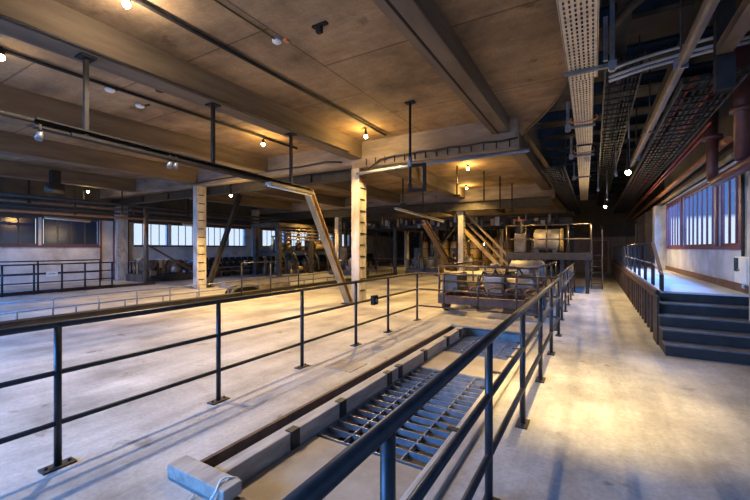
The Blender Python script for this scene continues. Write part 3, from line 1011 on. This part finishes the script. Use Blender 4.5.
for i, (y, lb) in enumerate(((7.7, 'orange cable tie looped round the tray at its bracket'), (10.2, 'orange cable tie farther along the tray'))):
    x0, x1 = (-0.36, 0.03) if i == 0 else (-0.40, -0.02)
    pts = [(x0, y, 3.96), (x0 - 0.02, y, 3.92), (x0, y, 3.885), ((x0 + x1) / 2, y + 0.05, 3.87), (x1, y, 3.885), (x1 + 0.03, y, 3.92), (x1, y, 3.97)]
    pipe('cable_tie', lb, pts, 0.012, 'sensor_orange', 'tie', 6, 'orange ties on the cable tray')

# roof joists of the open bay: dark steel
for k in range(18):
    y = 2.2 + k * 1.45
    o = MB().ibar((-1.45 if y > 10 else -0.30, y, 5.05), (XR, y, 5.05), 0.14, 0.24, 0.02).build('roof_joist', 'steel_black')
    struct(o)
for k, x in enumerate((0.35, 1.25, 2.0)):
    struct(MB().ibar((x, YB + 0.5, 4.78), (x, 28, 4.78), 0.16, 0.26, 0.02).build('roof_girder', 'steel_dark'))
# ring duct under the upper roof
pts = [(0.95 + 0.75 * math.cos(2 * PI * k / 24), 6.4 + 1.2 * math.sin(2 * PI * k / 24), 4.58) for k in range(25)]
pipe('ring_duct', 'large dark ring bent under the roof joists', pts, 0.05, 'steel_dark', 'duct', 8)
tag(MB().box(0.62, 1.2, 5.3, 6.4, 5.30, 5.38).build('roof_patch', 'ceiling'), 'brown concrete patch seen through the ring duct', 'panel')

# pale conduits crossing to the right wall
for k in range(3):
    dz, dy = (0.075, 0.0, -0.075)[k], (0.0, 0.05, 0.0)[k]
    pts = [on_y(px, 6.0, py) + Vector((0, dy, dz)) for px, py in ((609, 76), (630, 68), (655, 60), (680, 53), (705, 46), (730, 40), (760, 33))]
    pipe('cross_conduit', ('top', 'middle', 'bottom')[k] + ' one of three pale conduits arching from the tray to the right wall', pts, 0.022, 'conduit', 'pipe', 8, 'pale conduits')

# brown tube running deep along the walkway
t = thing('long_tube', (0.8, 6, 3.5), 'brown rectangular tube slanting overhead along the walkway', 'tube')
MB().bar((0.79, 2.4, 3.5), (0.74, 10.3, 3.5), 0.075, 0.075).build('tube_body', 'pipe_brown', t)
MB().bar((0.765, 2.4, 3.45), (0.715, 10.3, 3.45), 0.02, 0.03).build('lower_strip', 'brace', t)
for y in (4.9, 7.4, 9.6):
    MB().cyl((0.77, y, 3.5), (0.77, y, 4.66), 0.01, 6).build('hanger', 'steel_dark', t)
    MB().box(0.71, 0.83, y - 0.015, y + 0.015, 3.44, 3.55).build('clip', 'strut', t)
t = thing('short_tube', (1.06, 4.2, 3.5), 'brown tube at the top right ending at a dark hanger', 'tube')
MB().bar((1.08, 2.2, 3.5), (1.07, 4.75, 3.5), 0.12, 0.1).build('tube_body', 'pipe_brown', t)
MB().box(1.01, 1.15, 4.75, 4.85, 3.12, 4.66).build('hanger_post', 'steel_black', t)

# ladder trays with cable bundles, dark
for i, (xa, xb, z, y0, y1, lb) in enumerate(((1.0, 1.62, 3.72, 6.2, 27.8, 'dark ladder tray full of cables above the platform edge'), (0.15, 0.62, 4.25, 6.4, 27.8, 'dark ladder tray of cables over the walkway'),
                                             (-1.25, -0.70, 3.75, 11.2, 27.8, 'dark ladder tray of cables over the mezzanine'))):
    t = thing('ladder_tray', ((xa + xb) / 2, (y0 + y1) / 2, z), lb, 'cable tray', 'dark ladder trays')
    for x in (xa, xb):
        MB().box(x - 0.012, x + 0.012, y0, y1, z, z + 0.09).build('side_rail', 'steel_dark', t)
    rg = MB()
    for k in range(int((y1 - y0) / 0.3)):
        MB().box(xa, xb, y0 + k * 0.3, y0 + k * 0.3 + 0.03, z, z + 0.02).build('rung', 'steel_black', t)
    n = 8
    for k in range(n):
        x = xa + (xb - xa) * (k + 0.7) / (n + 0.4)
        pts = []
        for j in range(15):
            y = y0 + (y1 - y0) * j / 14
            pts.append((x + random.uniform(-0.02, 0.02), y, z + 0.045 + random.uniform(0, 0.03)))
        MB().tube(pts, random.uniform(0.013, 0.026), 6).build('laid_cable', 'cable_red' if (k % 4 == 1 and i == 0) else 'cable', t)
    for k in range(5):
        y = y0 + 0.8 + k * 4.6
        MB().box(xb - 0.01, xb + 0.01, y, y + 0.03, z, 4.95).build('hanger', 'steel_dark', t)

# thin hanging rods and drooping cables over the walkway
for k, (px, py0, py1, y, lb) in enumerate(((629, 40, 165, 8.35, 'pale rod holding the nearest walkway lamp'), (616, 112, 175, 11.0, 'thin rod left of the nearest walkway lamp'), (607, 150, 200, 14.9, 'thin rod holding the farther walkway lamp'), (598, 130, 190, 13.0, 'thin rod beside the far tray'))):
    b_ = on_y(px, y, py1)
    t = thing('thin_rod', (b_.x, y, b_.z), lb, 'rod', 'thin rods over the walkway')
    MB().cyl((b_.x, y, b_.z), (b_.x, y, 4.66), 0.014, 6).build('rod', 'strut', t)
    MB().cyl((b_.x, y, b_.z - 0.03), (b_.x, y, b_.z + 0.09), 0.03, 8).build('ferrule', 'galvanised', t)
for k in range(7):
    y0 = 12.4 + k * 2.1
    x0 = -1.2 + 0.25 * (k % 3)
    pts = [(x0 + (2.1 - x0) * j / 10, y0 + 0.6 * math.sin(j * 0.7 + k), 4.63 - 0.2 * math.sin(PI * j / 10)) for j in range(11)]
    pipe('drooping_cable', '%s dark cable drooping across under the roof joists' % ('nearest', 'second nearest', 'third nearest', 'middle', 'third farthest', 'second farthest', 'farthest')[k], pts, 0.018, 'cable', 'cable', 6, 'drooping roof cables')

# coloured pipes on the right wall
pipe('service_pipe', 'thin red pipe high on the right, upper of two', [(1.70, 8.3, 3.72), (1.70, 24, 3.55)], 0.022, 'pipe_red', 'pipe', 8, 'thin red twin pipes')
pipe('service_pipe', 'thin red pipe high on the right, lower of two', [(1.72, 8.9, 3.62), (1.72, 28.2, 3.46)], 0.022, 'pipe_red', 'pipe', 8, 'thin red twin pipes')
pipe('service_pipe', 'thick orange-red pipe above the right windows', [(2.0, 8.65, 3.47), (2.0, 27, 3.36)], 0.065, 'pipe_orange')
pipe('service_pipe', 'tan pipe directly over the right window heads', [(2.08, 8.65, 3.2), (2.08, 27, 3.18)], 0.05, 'brace')
pipe('service_pipe', 'thin pale conduit under the tan pipe at the right windows', [(2.13, 8.65, 3.10), (2.13, 16.4, 3.10)], 0.025, 'conduit')
t = thing('elbow_pipe', (1.84, 8.9, 2.7), 'maroon pipe bending down and toward the camera before the right windows', 'pipe')
R_ = 0.22
bend = [(1.84, 8.9, 4.66), (1.84, 8.9, 2.76 + R_)] + [(1.84, 8.9 - R_ + R_ * math.cos(PI / 2 * k / 8), 2.76 + R_ - R_ * math.sin(PI / 2 * k / 8)) for k in range(1, 9)] + [(1.84, 5.2, 2.76)]
MB().tube(bend, 0.085, 16).build('pipe_run', 'pipe_maroon', t)
MB().cyl((1.84, 8.9, 3.55), (1.84, 8.9, 3.62), 0.15, 16).build('flange', 'pipe_maroon', t)
t = thing('riser_pipe', (1.84, 7.3, 2.9), 'maroon pipe dropping onto the bent pipe at the right picture edge', 'pipe')
MB().cyl((1.84, 7.3, 2.87), (1.84, 7.3, 4.66), 0.095, 16).build('pipe_run', 'pipe_maroon', t)
MB().cyl((1.84, 7.3, 3.55), (1.84, 7.3, 3.62), 0.14, 16).build('flange', 'pipe_maroon', t)
q = on_x(686, 1.75, 126)
tag(MB().box(1.5, 1.85, q.y - 0.02, q.y + 0.5, q.z, q.z + 0.03).build('red_plate', 'pipe_red'), 'red plate under the roof above the thin red pipes', 'plate')
MB_ = None

# electrical cabinet on the right pillar
t = thing('control_cabinet', (2.1, 8.1, 1.0), 'white control cabinet on the right wall by the steps', 'cabinet')
MB().box(2.02, XR, 7.76, 8.42, 1.03, 1.46).build('housing', 'white_plastic', t, bevel=0.012)
MB().box(2.005, 2.02, 7.78, 8.16, 1.05, 1.44).build('door', 'white_plastic', t)
MB().box(2.008, 2.02, 8.22, 8.40, 1.22, 1.44).build('screen', 'green_screen', t)
MB().cyl((1.99, 8.12, 1.25), (2.006, 8.12, 1.25), 0.018, 10).build('knob', 'strut', t)
MB().tube([(2.1, 8.3, 1.03), (2.1, 8.3, 0.96), (2.17, 8.4, 0.93)], 0.02, 8).build('gland', 'white_plastic', t)
pipe('cabinet_conduit', 'dark conduit rising beside the white control cabinet', [(2.16, 8.55, 1.2), (2.16, 8.55, 3.1)], 0.025, 'steel_dark')

# ================================================================== MACHINES
def clutter(t, x0, x1, y0, y1, z0, zmax, n, seed, mats):
    rn = random.Random(seed)
    for k in range(n):
        x, y = rn.uniform(x0, x1), rn.uniform(y0, y1)
        h = rn.uniform(0.25, 1.0) * (zmax - z0)
        mt = mats[rn.randrange(len(mats))]
        q = k % 4
        if q == 0:
            a, b = rn.uniform(0.06, 0.16), rn.uniform(0.06, 0.16)
            MB().box(x - a, x + a, y - b, y + b, z0, z0 + h).build('junction_box', mt, t)
        elif q == 1:
            MB().lathe((x, y, z0), (0, 0, 1), [(0, 0.08), (h * 0.4, 0.08), (h * 0.42, 0.04), (h * 0.9, 0.04), (h * 0.91, 0.12), (h, 0.12)], 10).build('valve', mt, t)
        elif q == 2:
            w_ = rn.uniform(0.2, 0.6)
            MB().tube([(x, y, z0), (x, y, z0 + h), (x, y + 0.1, z0 + h + 0.06), (x, y + w_, z0 + h + 0.06), (x, y + w_ + 0.1, z0 + h), (x, y + w_ + 0.1, z0)], 0.03, 7).build('pipe_loop', mt, t)
        else:
            r_ = rn.uniform(0.09, 0.17)
            MB().lathe((x, y, z0 + r_ + h * 0.3), (0, 1, 0), [(0, r_ * 0.6), (0.04, r_), (0.35, r_), (0.4, r_ * 0.5), (0.5, r_ * 0.3)], 12).build('small_motor', mt, t)


# ---- drum car behind the barrier
t = thing('drum_car', (-2.2, 11, 0), 'low wheeled machine with a pale drum behind the barrier', 'machine')
for x in (-3.2, -1.2):
    MB().box(x - 0.1, x + 0.1, 8.7, 13.4, 0.25, 0.5).build('side_beam', 'rust_dark', t, bevel=0.01)
for y in (8.7, 10.2, 11.8, 13.3):
    MB().box(-3.1, -1.3, y - 0.09, y + 0.09, 0.27, 0.45).build('cross_member', 'rust_dark', t)
for x in (-3.28, -1.12):
    for y in (9.3, 10.5, 12.6):
        wl = MB().lathe((x - 0.06, y, 0.26), (1, 0, 0), [(0, 0.26), (0.09, 0.26), (0.1, 0.22), (0.13, 0.1)], 20).build('wheel', 'machine', t)
        MB().cyl((x - 0.1, y, 0.26), (x + 0.12, y, 0.26), 0.05, 10).build('hub', 'machine_grey', wl)
MB().lathe((-2.2, 11.9, 0.92), (1, 0, 0), [(0, 0.2), (0.06, 0.31), (0.9, 0.31), (0.96, 0.24)], 24).build('drum', 'machine_grey', t)
rnd = random.Random(3)
for k in range(16):
    x, y = rnd.uniform(-3.0, -1.5), rnd.uniform(10.2, 13.2)
    a, b, c = rnd.uniform(0.08, 0.25), rnd.uniform(0.08, 0.25), rnd.uniform(0.1, 0.4)
    if k % 2:
        MB().box(x - a, x + a, y - b, y + b, 0.45, 0.5 + c).build('junction_box', ('machine', 'machine_grey', 'wood_panel')[k % 3], t, bevel=0.01)
    else:
        MB().lathe((x, y, 0.45), (0, 0, 1), [(0, 0.09), (0.15, 0.09), (0.16, 0.05), (0.3 + c, 0.05), (0.31 + c, 0.13), (0.34 + c, 0.13)], 12).build('valve', ('machine_yellow', 'machine', 'machine_grey')[k % 3], t)
for k in range(5):
    x = -3.0 + 0.42 * k
    MB().tube([(x, 9.1, 0.4), (x, 9.0, 0.62), (x + 0.1, 9.05, 0.66), (x + 0.3, 9.05, 0.66), (x + 0.32, 9.2, 0.5)], 0.03, 8).build('pipe_loop', 'rust', t)
MB().box(-2.35, -1.9, 9.3, 10.0, 0.45, 0.9).build('gearbox', 'machine_grey', t, bevel=0.03)
MB().lathe((-2.2, 9.65, 0.7), (1, 0, 0), [(0.3, 0.16), (0.9, 0.16), (0.95, 0.1)], 14).build('motor', 'machine_grey', t)
MB().box(-3.3, -2.9, 9.0, 9.8, 0.5, 0.98).build('switch_box', 'machine', t, bevel=0.02)
MB().box(-3.05, -1.35, 10.3, 11.0, 0.48, 0.52).build('deck_plate', 'machine_grey', t)
MB().box(-1.7, -1.35, 10.4, 10.9, 0.52, 0.9).build('tank', 'machine_blue', t, bevel=0.02)
for x in (-3.3, -1.05):
    MB().cyl((x, 8.8, 1.16), (x, 13.3, 1.16), 0.028, 8).build('guard_rail', 'rail_worn', t)
    for y in (8.8, 10.3, 11.8, 13.3):
        MB().cyl((x, y, 0.4), (x, y, 1.16), 0.025, 8).build('guard_post', 'rail_worn', t)
MB().cyl((-3.3, 8.8, 1.16), (-1.05, 8.8, 1.16), 0.028, 8).build('guard_rail', 'rail_worn', t)
MB().cyl((-3.3, 8.8, 0.8), (-1.05, 8.8, 0.8), 0.022, 8).build('guard_rail', 'rail_worn', t)
for k in range(4):
    MB().tube([(-2.7 + 0.3 * k, 10.0, 0.6), (-2.6 + 0.3 * k, 10.3, 0.95 + 0.05 * k), (-2.5 + 0.3 * k, 10.8, 0.75), (-2.4 + 0.25 * k, 11.2, 0.8)], 0.025, 8).build('hose', 'cable', t)

# ---- mezzanine with drum and railing
DZ = 1.42
t = thing('mezzanine', (-1.5, 16.2, 0), 'steel mezzanine deck on posts behind the drum machine', 'mezzanine')
MB().box(-2.9, -0.1, 15.0, 17.8, DZ - 0.06, DZ).build('deck', 'steel_dark', t)
MB().box(-2.92, -0.08, 14.95, 15.05, DZ - 0.24, DZ).build('edge_beam', 'steel_dark', t)
MB().box(-0.13, -0.05, 15.0, 17.8, DZ - 0.24, DZ).build('edge_beam', 'steel_dark', t)
for x in (-2.8, -1.9, -1.0, -0.2):
    for y in (15.1, 17.6):
        MB().box(x - 0.06, x + 0.06, y - 0.06, y + 0.06, 0, DZ - 0.06).build('post', 'steel_dark', t)
for h in (1.02, 0.5):
    MB().cyl((-2.9, 15.0, DZ + h), (-0.1, 15.0, DZ + h), 0.024, 8).build('rail', 'rail_worn', t)
    MB().cyl((-0.1, 15.0, DZ + h), (-0.1, 17.8, DZ + h), 0.024, 8).build('rail', 'rail_worn', t)
for k in range(5):
    MB().cyl((-2.9 + 0.7 * k, 15.0, DZ), (-2.9 + 0.7 * k, 15.0, DZ + 1.02), 0.026, 8).build('rail_post', 'rail_worn', t)
for y in (16.4, 17.8):
    MB().cyl((-0.1, y, DZ), (-0.1, y, DZ + 1.02), 0.026, 8).build('rail_post', 'rail_worn', t)
for k in range(6):
    MB().box(-0.08, 0.28, 16.9 + 0.0, 17.1, 0.2 + 0.22 * k, 0.225 + 0.22 * k).build('ladder_rung', 'rail_worn', t)
for x in (-0.08, 0.28):
    MB().box(x - 0.02, x + 0.02, 16.95, 17.05, 0, DZ + 0.9).build('ladder_stile', 'rail_worn', t)
t = thing('roller_drum', (-1.5, 16.2, DZ), 'grey drum with a pale end ring on the mezzanine', 'drum')
MB().lathe((-2.05, 16.2, DZ + 0.48), (1, 0, 0), [(0, 0.36), (0.04, 0.44), (0.9, 0.44), (0.93, 0.36)], 24).build('shell', 'machine_grey', t)
MB().lathe((-1.12, 16.2, DZ + 0.48), (1, 0, 0), [(0, 0.46), (0.09, 0.46)], 24).build('end_ring', 'machine_yellow', t)
for x in (-1.95, -1.3):
    MB().box(x - 0.08, x + 0.08, 15.9, 16.5, DZ, DZ + 0.14).build('saddle', 'machine_blue', t)
t = thing('valve_stand', (-2.5, 16, DZ), 'dark valve stand beside the drum on the mezzanine', 'machine')
MB().box(-2.75, -2.3, 15.7, 16.4, DZ, DZ + 0.75).build('body', 'machine', t, bevel=0.03)
MB().cyl((-2.5, 16, DZ + 0.75), (-2.5, 16, DZ + 1.3), 0.07, 10).build('stem', 'machine', t)
MB().tube([(-2.5 + 0.2 * math.cos(2 * PI * k / 16), 16 + 0.2 * math.sin(2 * PI * k / 16), DZ + 1.3) for k in range(17)], 0.02, 6).build('handwheel', 'pipe_red', t)

# ---- stair flight with pale stringers behind
t = thing('stair_flight', (-4.8, 19.9, 0), 'slanting yellowish stair flight behind the drum machine', 'stairs')
for y in (19.75, 20.15):
    MB().bar((-3.6, y, 0.05), (-6.0 + 0.0, y, 2.55), 0.06, 0.2).build('stringer', 'machine_yellow', t)
    for dz in (0.45, 0.9):
        MB().bar((-3.6, y, 0.1 + dz), (-5.9, y, 2.5 + dz), 0.04, 0.05).build('handrail', 'brace', t)
for k in range(10):
    x, z = -3.72 - 0.23 * k, 0.2 + 0.24 * k
    MB().box(x - 0.12, x + 0.12, 19.78, 20.12, z, z + 0.03).build('tread', 'brace', t)
MB().box(-6.2, -6.0, 19.75, 20.15, 2.45, 2.55).build('landing', 'machine', t)
for y in (19.78, 20.12):
    MB().box(-6.15, -6.07, y - 0.03, y + 0.03, 0, 2.45).build('support', 'machine', t)

# ---- roller train along the left wall
t = thing('roller_train', (-18.9, 20, 0), 'long row of dark rollers on a low frame along the left wall', 'conveyor')
for x in (-19.5, -18.2):
    MB().box(x - 0.12, x + 0.12, 12.6, 31, 0.0, 0.55).build('frame_beam', 'machine', t)
proto = None
for k in range(41):
    y = 12.9 + k * 0.44
    if proto is None:
        proto = MB().lathe((-19.6, y, 0.78), (1, 0, 0), [(0, 0.06), (0.15, 0.06), (0.16, 0.16), (1.4, 0.16), (1.41, 0.06), (1.6, 0.06)], 12).build('roller', 'machine', t)
        chock = MB().box(-18.28, -18.1, y - 0.13, y + 0.13, 0.55, 1.08).build('chock', 'steel_black', t)
        continue
    for o_ in (proto, chock):
        c = o_.copy(); c.location = (0, k * 0.44, 0); col.objects.link(c); c.parent = t
MB().box(-18.06, -18.0, 12.6, 31, 0.2, 0.32).build('guard_strip', 'machine_grey', t)
clutter(t, -18.0, -17.9, 13.0, 30.5, 0.0, 0.75, 44, 13, ('machine', 'steel_black', 'machine', 'wood_panel'))
for k in range(12):
    MB().box(-18.06, -17.98, 12.7 + 1.55 * k, 12.78 + 1.55 * k, 0, 0.62).build('support_leg', 'steel_black', t)
MB().cyl((-17.9, 12.7, 0.5), (-17.9, 30.8, 0.5), 0.04, 8).build('feed_pipe', 'machine', t)
q = on_x(247, -17.95, 266)
MB().box(-18.09, -18.06, q.y - 0.12, q.y + 0.12, 0.62, 0.86).build('label_plate', 'white_plastic', t)['label'] = 'small white plate'

# ---- drive unit at the near end of the roller train
t = thing('drive_unit', (-18.6, 10.9, 0), 'dark motor and gear unit below the bright left windows', 'machine')
MB().box(-19.6, -17.9, 9.6, 12.5, 0.0, 0.35).build('bed', 'machine', t, bevel=0.02)
MB().lathe((-18.4, 9.7, 0.75), (0, 1, 0), [(0, 0.2), (0.05, 0.3), (0.7, 0.3), (0.8, 0.14), (1.0, 0.1)], 18).build('motor', 'machine', t)
MB().box(-18.9, -18.0, 10.7, 11.5, 0.35, 1.05).build('gear_housing', 'machine_grey', t, bevel=0.05)
MB().lathe((-18.4, 11.5, 0.72), (0, 1, 0), [(0, 0.12), (0.2, 0.12), (0.21, 0.24), (0.3, 0.24), (0.31, 0.12), (0.9, 0.12)], 16).build('coupling', 'machine', t)
MB().box(-17.95, -17.6, 9.7, 10.9, 0.2, 0.32).build('walk_plate', 'machine_blue', t)
for k in range(5):
    MB().tube([(-18.0, 9.9 + 0.5 * k, 0.4), (-17.85, 10.0 + 0.5 * k, 0.7), (-17.95, 10.2 + 0.5 * k, 0.95), (-18.3, 10.3 + 0.5 * k, 1.0)], 0.035, 8).build('hose', 'machine', t)
MB().lathe((-18.9, 9.9, 0.9), (0, 0, 1), [(0, 0.16), (0.2, 0.16), (0.24, 0.05)], 14).build('oil_pot', 'machine_grey', t)
clutter(t, -18.1, -17.75, 9.7, 12.4, 0.33, 1.05, 18, 11, ('machine', 'machine_grey', 'wood_panel', 'machine'))
clutter(t, -19.5, -18.6, 9.7, 12.4, 0.33, 1.15, 14, 12, ('machine', 'steel_black', 'wood_panel'))
# upright standpipe with stay
q = on_x(146, -17.4, 283)
t = thing('standpipe', (-17.4, q.y, 0), 'brown standpipe with a slanted stay before the bright left windows', 'pipe')
MB().cyl((-17.4, q.y, 0), (-17.4, q.y, 3.4), 0.10, 14).build('pipe_run', 'pipe_brown', t)
MB().bar((-17.4, q.y + 0.05, 1.75), (-17.4, q.y + 2.3, 0.45), 0.07, 0.07).build('stay', 'pipe_brown', t)
MB().tube([(-17.4, q.y - 0.1, 3.0), (-17.4, q.y - 0.5, 3.1), (-17.4, q.y - 0.7, 3.4)], 0.03, 8).build('branch', 'steel_dark', t)

# ---- rolling stand further back on the left
t = thing('rolling_stand', (-16.5, 22, 0), 'tall rolling stand with pumps lit yellow in front of the far left windows', 'machine')
for x in (-17.5, -15.6):
    for y in (19.8, 22.6, 25.4):
        MB().box(x - 0.12, x + 0.12, y - 0.12, y + 0.12, 0, 3.0).build('upright', 'machine', t)
MB().box(-17.62, -17.42, 19.6, 25.6, 2.85, 3.05).box(-15.7, -15.5, 19.6, 25.6, 2.85, 3.05).box(-17.5, -15.7, 19.6, 19.8, 2.85, 3.05).box(-17.5, -15.7, 25.4, 25.6, 2.85, 3.05).build('top_frame', 'machine', t)
MB().box(-17.5, -15.6, 19.7, 25.5, 1.3, 1.42).build('table', 'machine_blue', t)
for k in range(6):
    y = 20.2 + k * 0.95
    MB().lathe((-16.2, y, 1.42), (0, 0, 1), [(0, 0.2), (0.5, 0.2), (0.55, 0.1), (1.4, 0.1)], 12).build('cylinder', 'machine_grey' if k % 2 else 'machine', t)
MB().lathe((-15.9, 23.2, 1.78), (0, 1, 0), [(0, 0.2), (0.08, 0.32), (1.7, 0.32), (1.8, 0.2)], 18).build('accumulator', 'machine_yellow', t)
for k in range(5):
    MB().tube([(-15.7, 20.0 + k, 1.4), (-15.5, 20.2 + k, 0.9), (-15.5, 20.3 + k, 0.4), (-15.8, 20.4 + k, 0.1)], 0.05, 8).build('hose', 'machine', t)
for k in range(4):
    MB().cyl((-15.5, 19.7, 2.1 + 0.2 * k), (-15.5, 25.5, 2.1 + 0.2 * k), 0.04, 8).build('manifold_pipe', 'pipe_brown' if k % 2 else 'machine_grey', t)

t.location.y -= 4.0
clutter(t, -17.2, -15.8, 15.9, 21.3, 0.0, 1.2, 30, 14, ('machine', 'machine_grey', 'wood_panel', 'machine_yellow'))
clutter(t, -17.2, -15.8, 15.9, 21.3, 1.42, 2.4, 22, 15, ('machine', 'machine_grey', 'machine_yellow', 'pipe_brown'))

# ---- tan tanks at the back
TANKS = [(-13.4 + 0.93 * k, 0.36 + 0.05 * (k % 3), 2.2 + 0.15 * ((k * 2) % 3)) for k in range(11)]
ORD = ('first', 'second', 'third', 'fourth', 'fifth', 'sixth', 'seventh', 'eighth', 'ninth', 'tenth', 'last')
for k, (x, r_, h) in enumerate(TANKS):
    t = thing('tank', (x, 32, 0), '%s tan upright tank from the left in the row at the back' % ORD[k], 'tank', 'tan tanks at the back')
    MB().lathe((x, 32, 0.0), (0, 0, 1), [(0, r_), (h * 0.88, r_), (h * 0.95, r_ * 0.8), (h, r_ * 0.35)], 20).build('shell', 'tank_tan', t)
    for z in (0.7, 1.5):
        MB().lathe((x, 32, z), (0, 0, 1), [(0, r_ + 0.02), (0.06, r_ + 0.02)], 20).build('hoop', 'steel_dark', t)
    MB().cyl((x, 32, h - 0.05), (x, 32, h + 0.6), 0.07, 8).build('nozzle', 'pipe_brown', t)

# ---- pipe rack crossing the hall at the back
t = thing('pipe_rack', (-8, 21.5, 2.7), 'dark overhead rack of cross pipes behind the middle column', 'pipe rack')
for y in (20.6, 24.6):
    MB().ibar((-14.5, y, 2.95), (-0.9, y, 2.95), 0.2, 0.3, 0.03).build('rack_beam', 'steel_dark', t)
for x in (-14.3, -10.6, -7.9, -3.4, -1.1):
    MB().box(x - 0.08, x + 0.08, 20.5, 24.7, 2.7, 2.8).build('rack_bearer', 'steel_dark', t)
    for y in (20.6, 24.6):
        MB().box(x - 0.09, x + 0.09, y - 0.09, y + 0.09, 0, 2.8).build('rack_post', 'steel_dark', t)
for k in range(9):
    y, z = 20.9 + 0.42 * k, 3.2 + 0.12 * (k % 3)
    MB().cyl((-14.6, y, z), (-0.9, y, z), 0.05 + 0.03 * (k % 2), 10).build('cross_pipe', ('machine', 'pipe_brown', 'machine_grey')[k % 3], t)
rn = random.Random(21)
for k in range(46):
    x = -14.2 + 0.28 * k + rn.uniform(-0.08, 0.08)
    a, h = rn.uniform(0.03, 0.12), rn.uniform(0.08, 0.5)
    zz = rn.uniform(2.75, 3.05)
    MB().box(x - a, x + a, 20.36, 20.48, zz, zz + h).build('cable_box', ('machine', 'steel_black', 'wood_panel', 'machine_grey')[k % 4], t)
for k in range(10):
    x = -13.6 + 1.25 * k
    MB().tube([(x, 20.7, 2.8), (x + 0.1, 20.7, 2.4 - 0.1 * (k % 3)), (x + 0.5, 20.8, 2.3), (x + 0.6, 20.8, 2.8)], 0.03, 6).build('hanging_hose', 'cable', t)

# ---- floor machines between the rack posts
for k, (x, y, lb) in enumerate(((-12.6, 18.5, 'low dark pump bench behind the front column'), (-9.4, 22.5, 'low dark pump bench left of the middle column'), (-8.2, 26.5, 'low dark pump bench before the tan tanks'), (-3.2, 26.0, 'low dark pump bench behind the stair flight'))):
    t = thing('pump_bench', (x, y, 0), lb, 'machine', 'pump benches')
    MB().box(x - 1.1, x + 1.1, y - 0.5, y + 0.5, 0.0, 0.3).build('plinth', 'machine', t, bevel=0.02)
    MB().lathe((x - 0.9, y, 0.65), (1, 0, 0), [(0, 0.2), (0.05, 0.3), (0.7, 0.3), (0.75, 0.12), (1.0, 0.12)], 16).build('motor', 'machine_grey' if k % 2 else 'machine', t)
    MB().lathe((x + 0.45, y - 0.3, 0.7), (0, 1, 0), [(0, 0.15), (0.05, 0.36), (0.5, 0.36), (0.55, 0.15)], 18).build('pump_casing', 'machine_yellow' if k == 1 else 'machine_grey', t)
    MB().tube([(x + 0.45, y, 1.0), (x + 0.45, y, 1.9), (x + 0.45, y + 0.4, 2.2), (x + 0.45, y + 1.2, 2.2)], 0.08, 10).build('outlet_pipe', 'pipe_brown', t)
    MB().box(x - 1.0, x - 0.5, y + 0.5, y + 0.7, 0, 1.6).build('panel', 'machine', t)
    clutter(t, x - 1.0, x + 1.0, y - 0.5, y + 0.3, 0.3, 1.3, 12, 30 + k, ('machine', 'machine_grey', 'wood_panel', 'machine_yellow'))

# far railing in front of the tanks
t = thing('back_railing', (-8, 19.9, 0), 'thin railing crossing the hall before the pipe rack', 'railing')
for h in (0.95, 0.5):
    MB().cyl((-13.5, 20.0, h), (-6.6, 20.0, h), 0.022, 8).build('rail', 'rail_worn', t)
for k in range(8):
    x = -13.5 + k * 0.985
    MB().cyl((x, 20, 0), (x, 20, 0.95), 0.022, 8).build('post', 'rail_worn', t)
# green exit light in the distance
q = on_y(433, 31.2, 247)
t = thing('sign_post', (q.x, 31.24, 0), 'small green sign box on a post in front of the tan tanks', 'sign')
MB().box(q.x - 0.1, q.x + 0.1, 31.2, 31.28, 1.62, 1.75).build('sign_box', 'green_sign', t)
MB().cyl((q.x, 31.24, 0), (q.x, 31.24, 1.62), 0.03, 8).build('post', 'steel_dark', t)
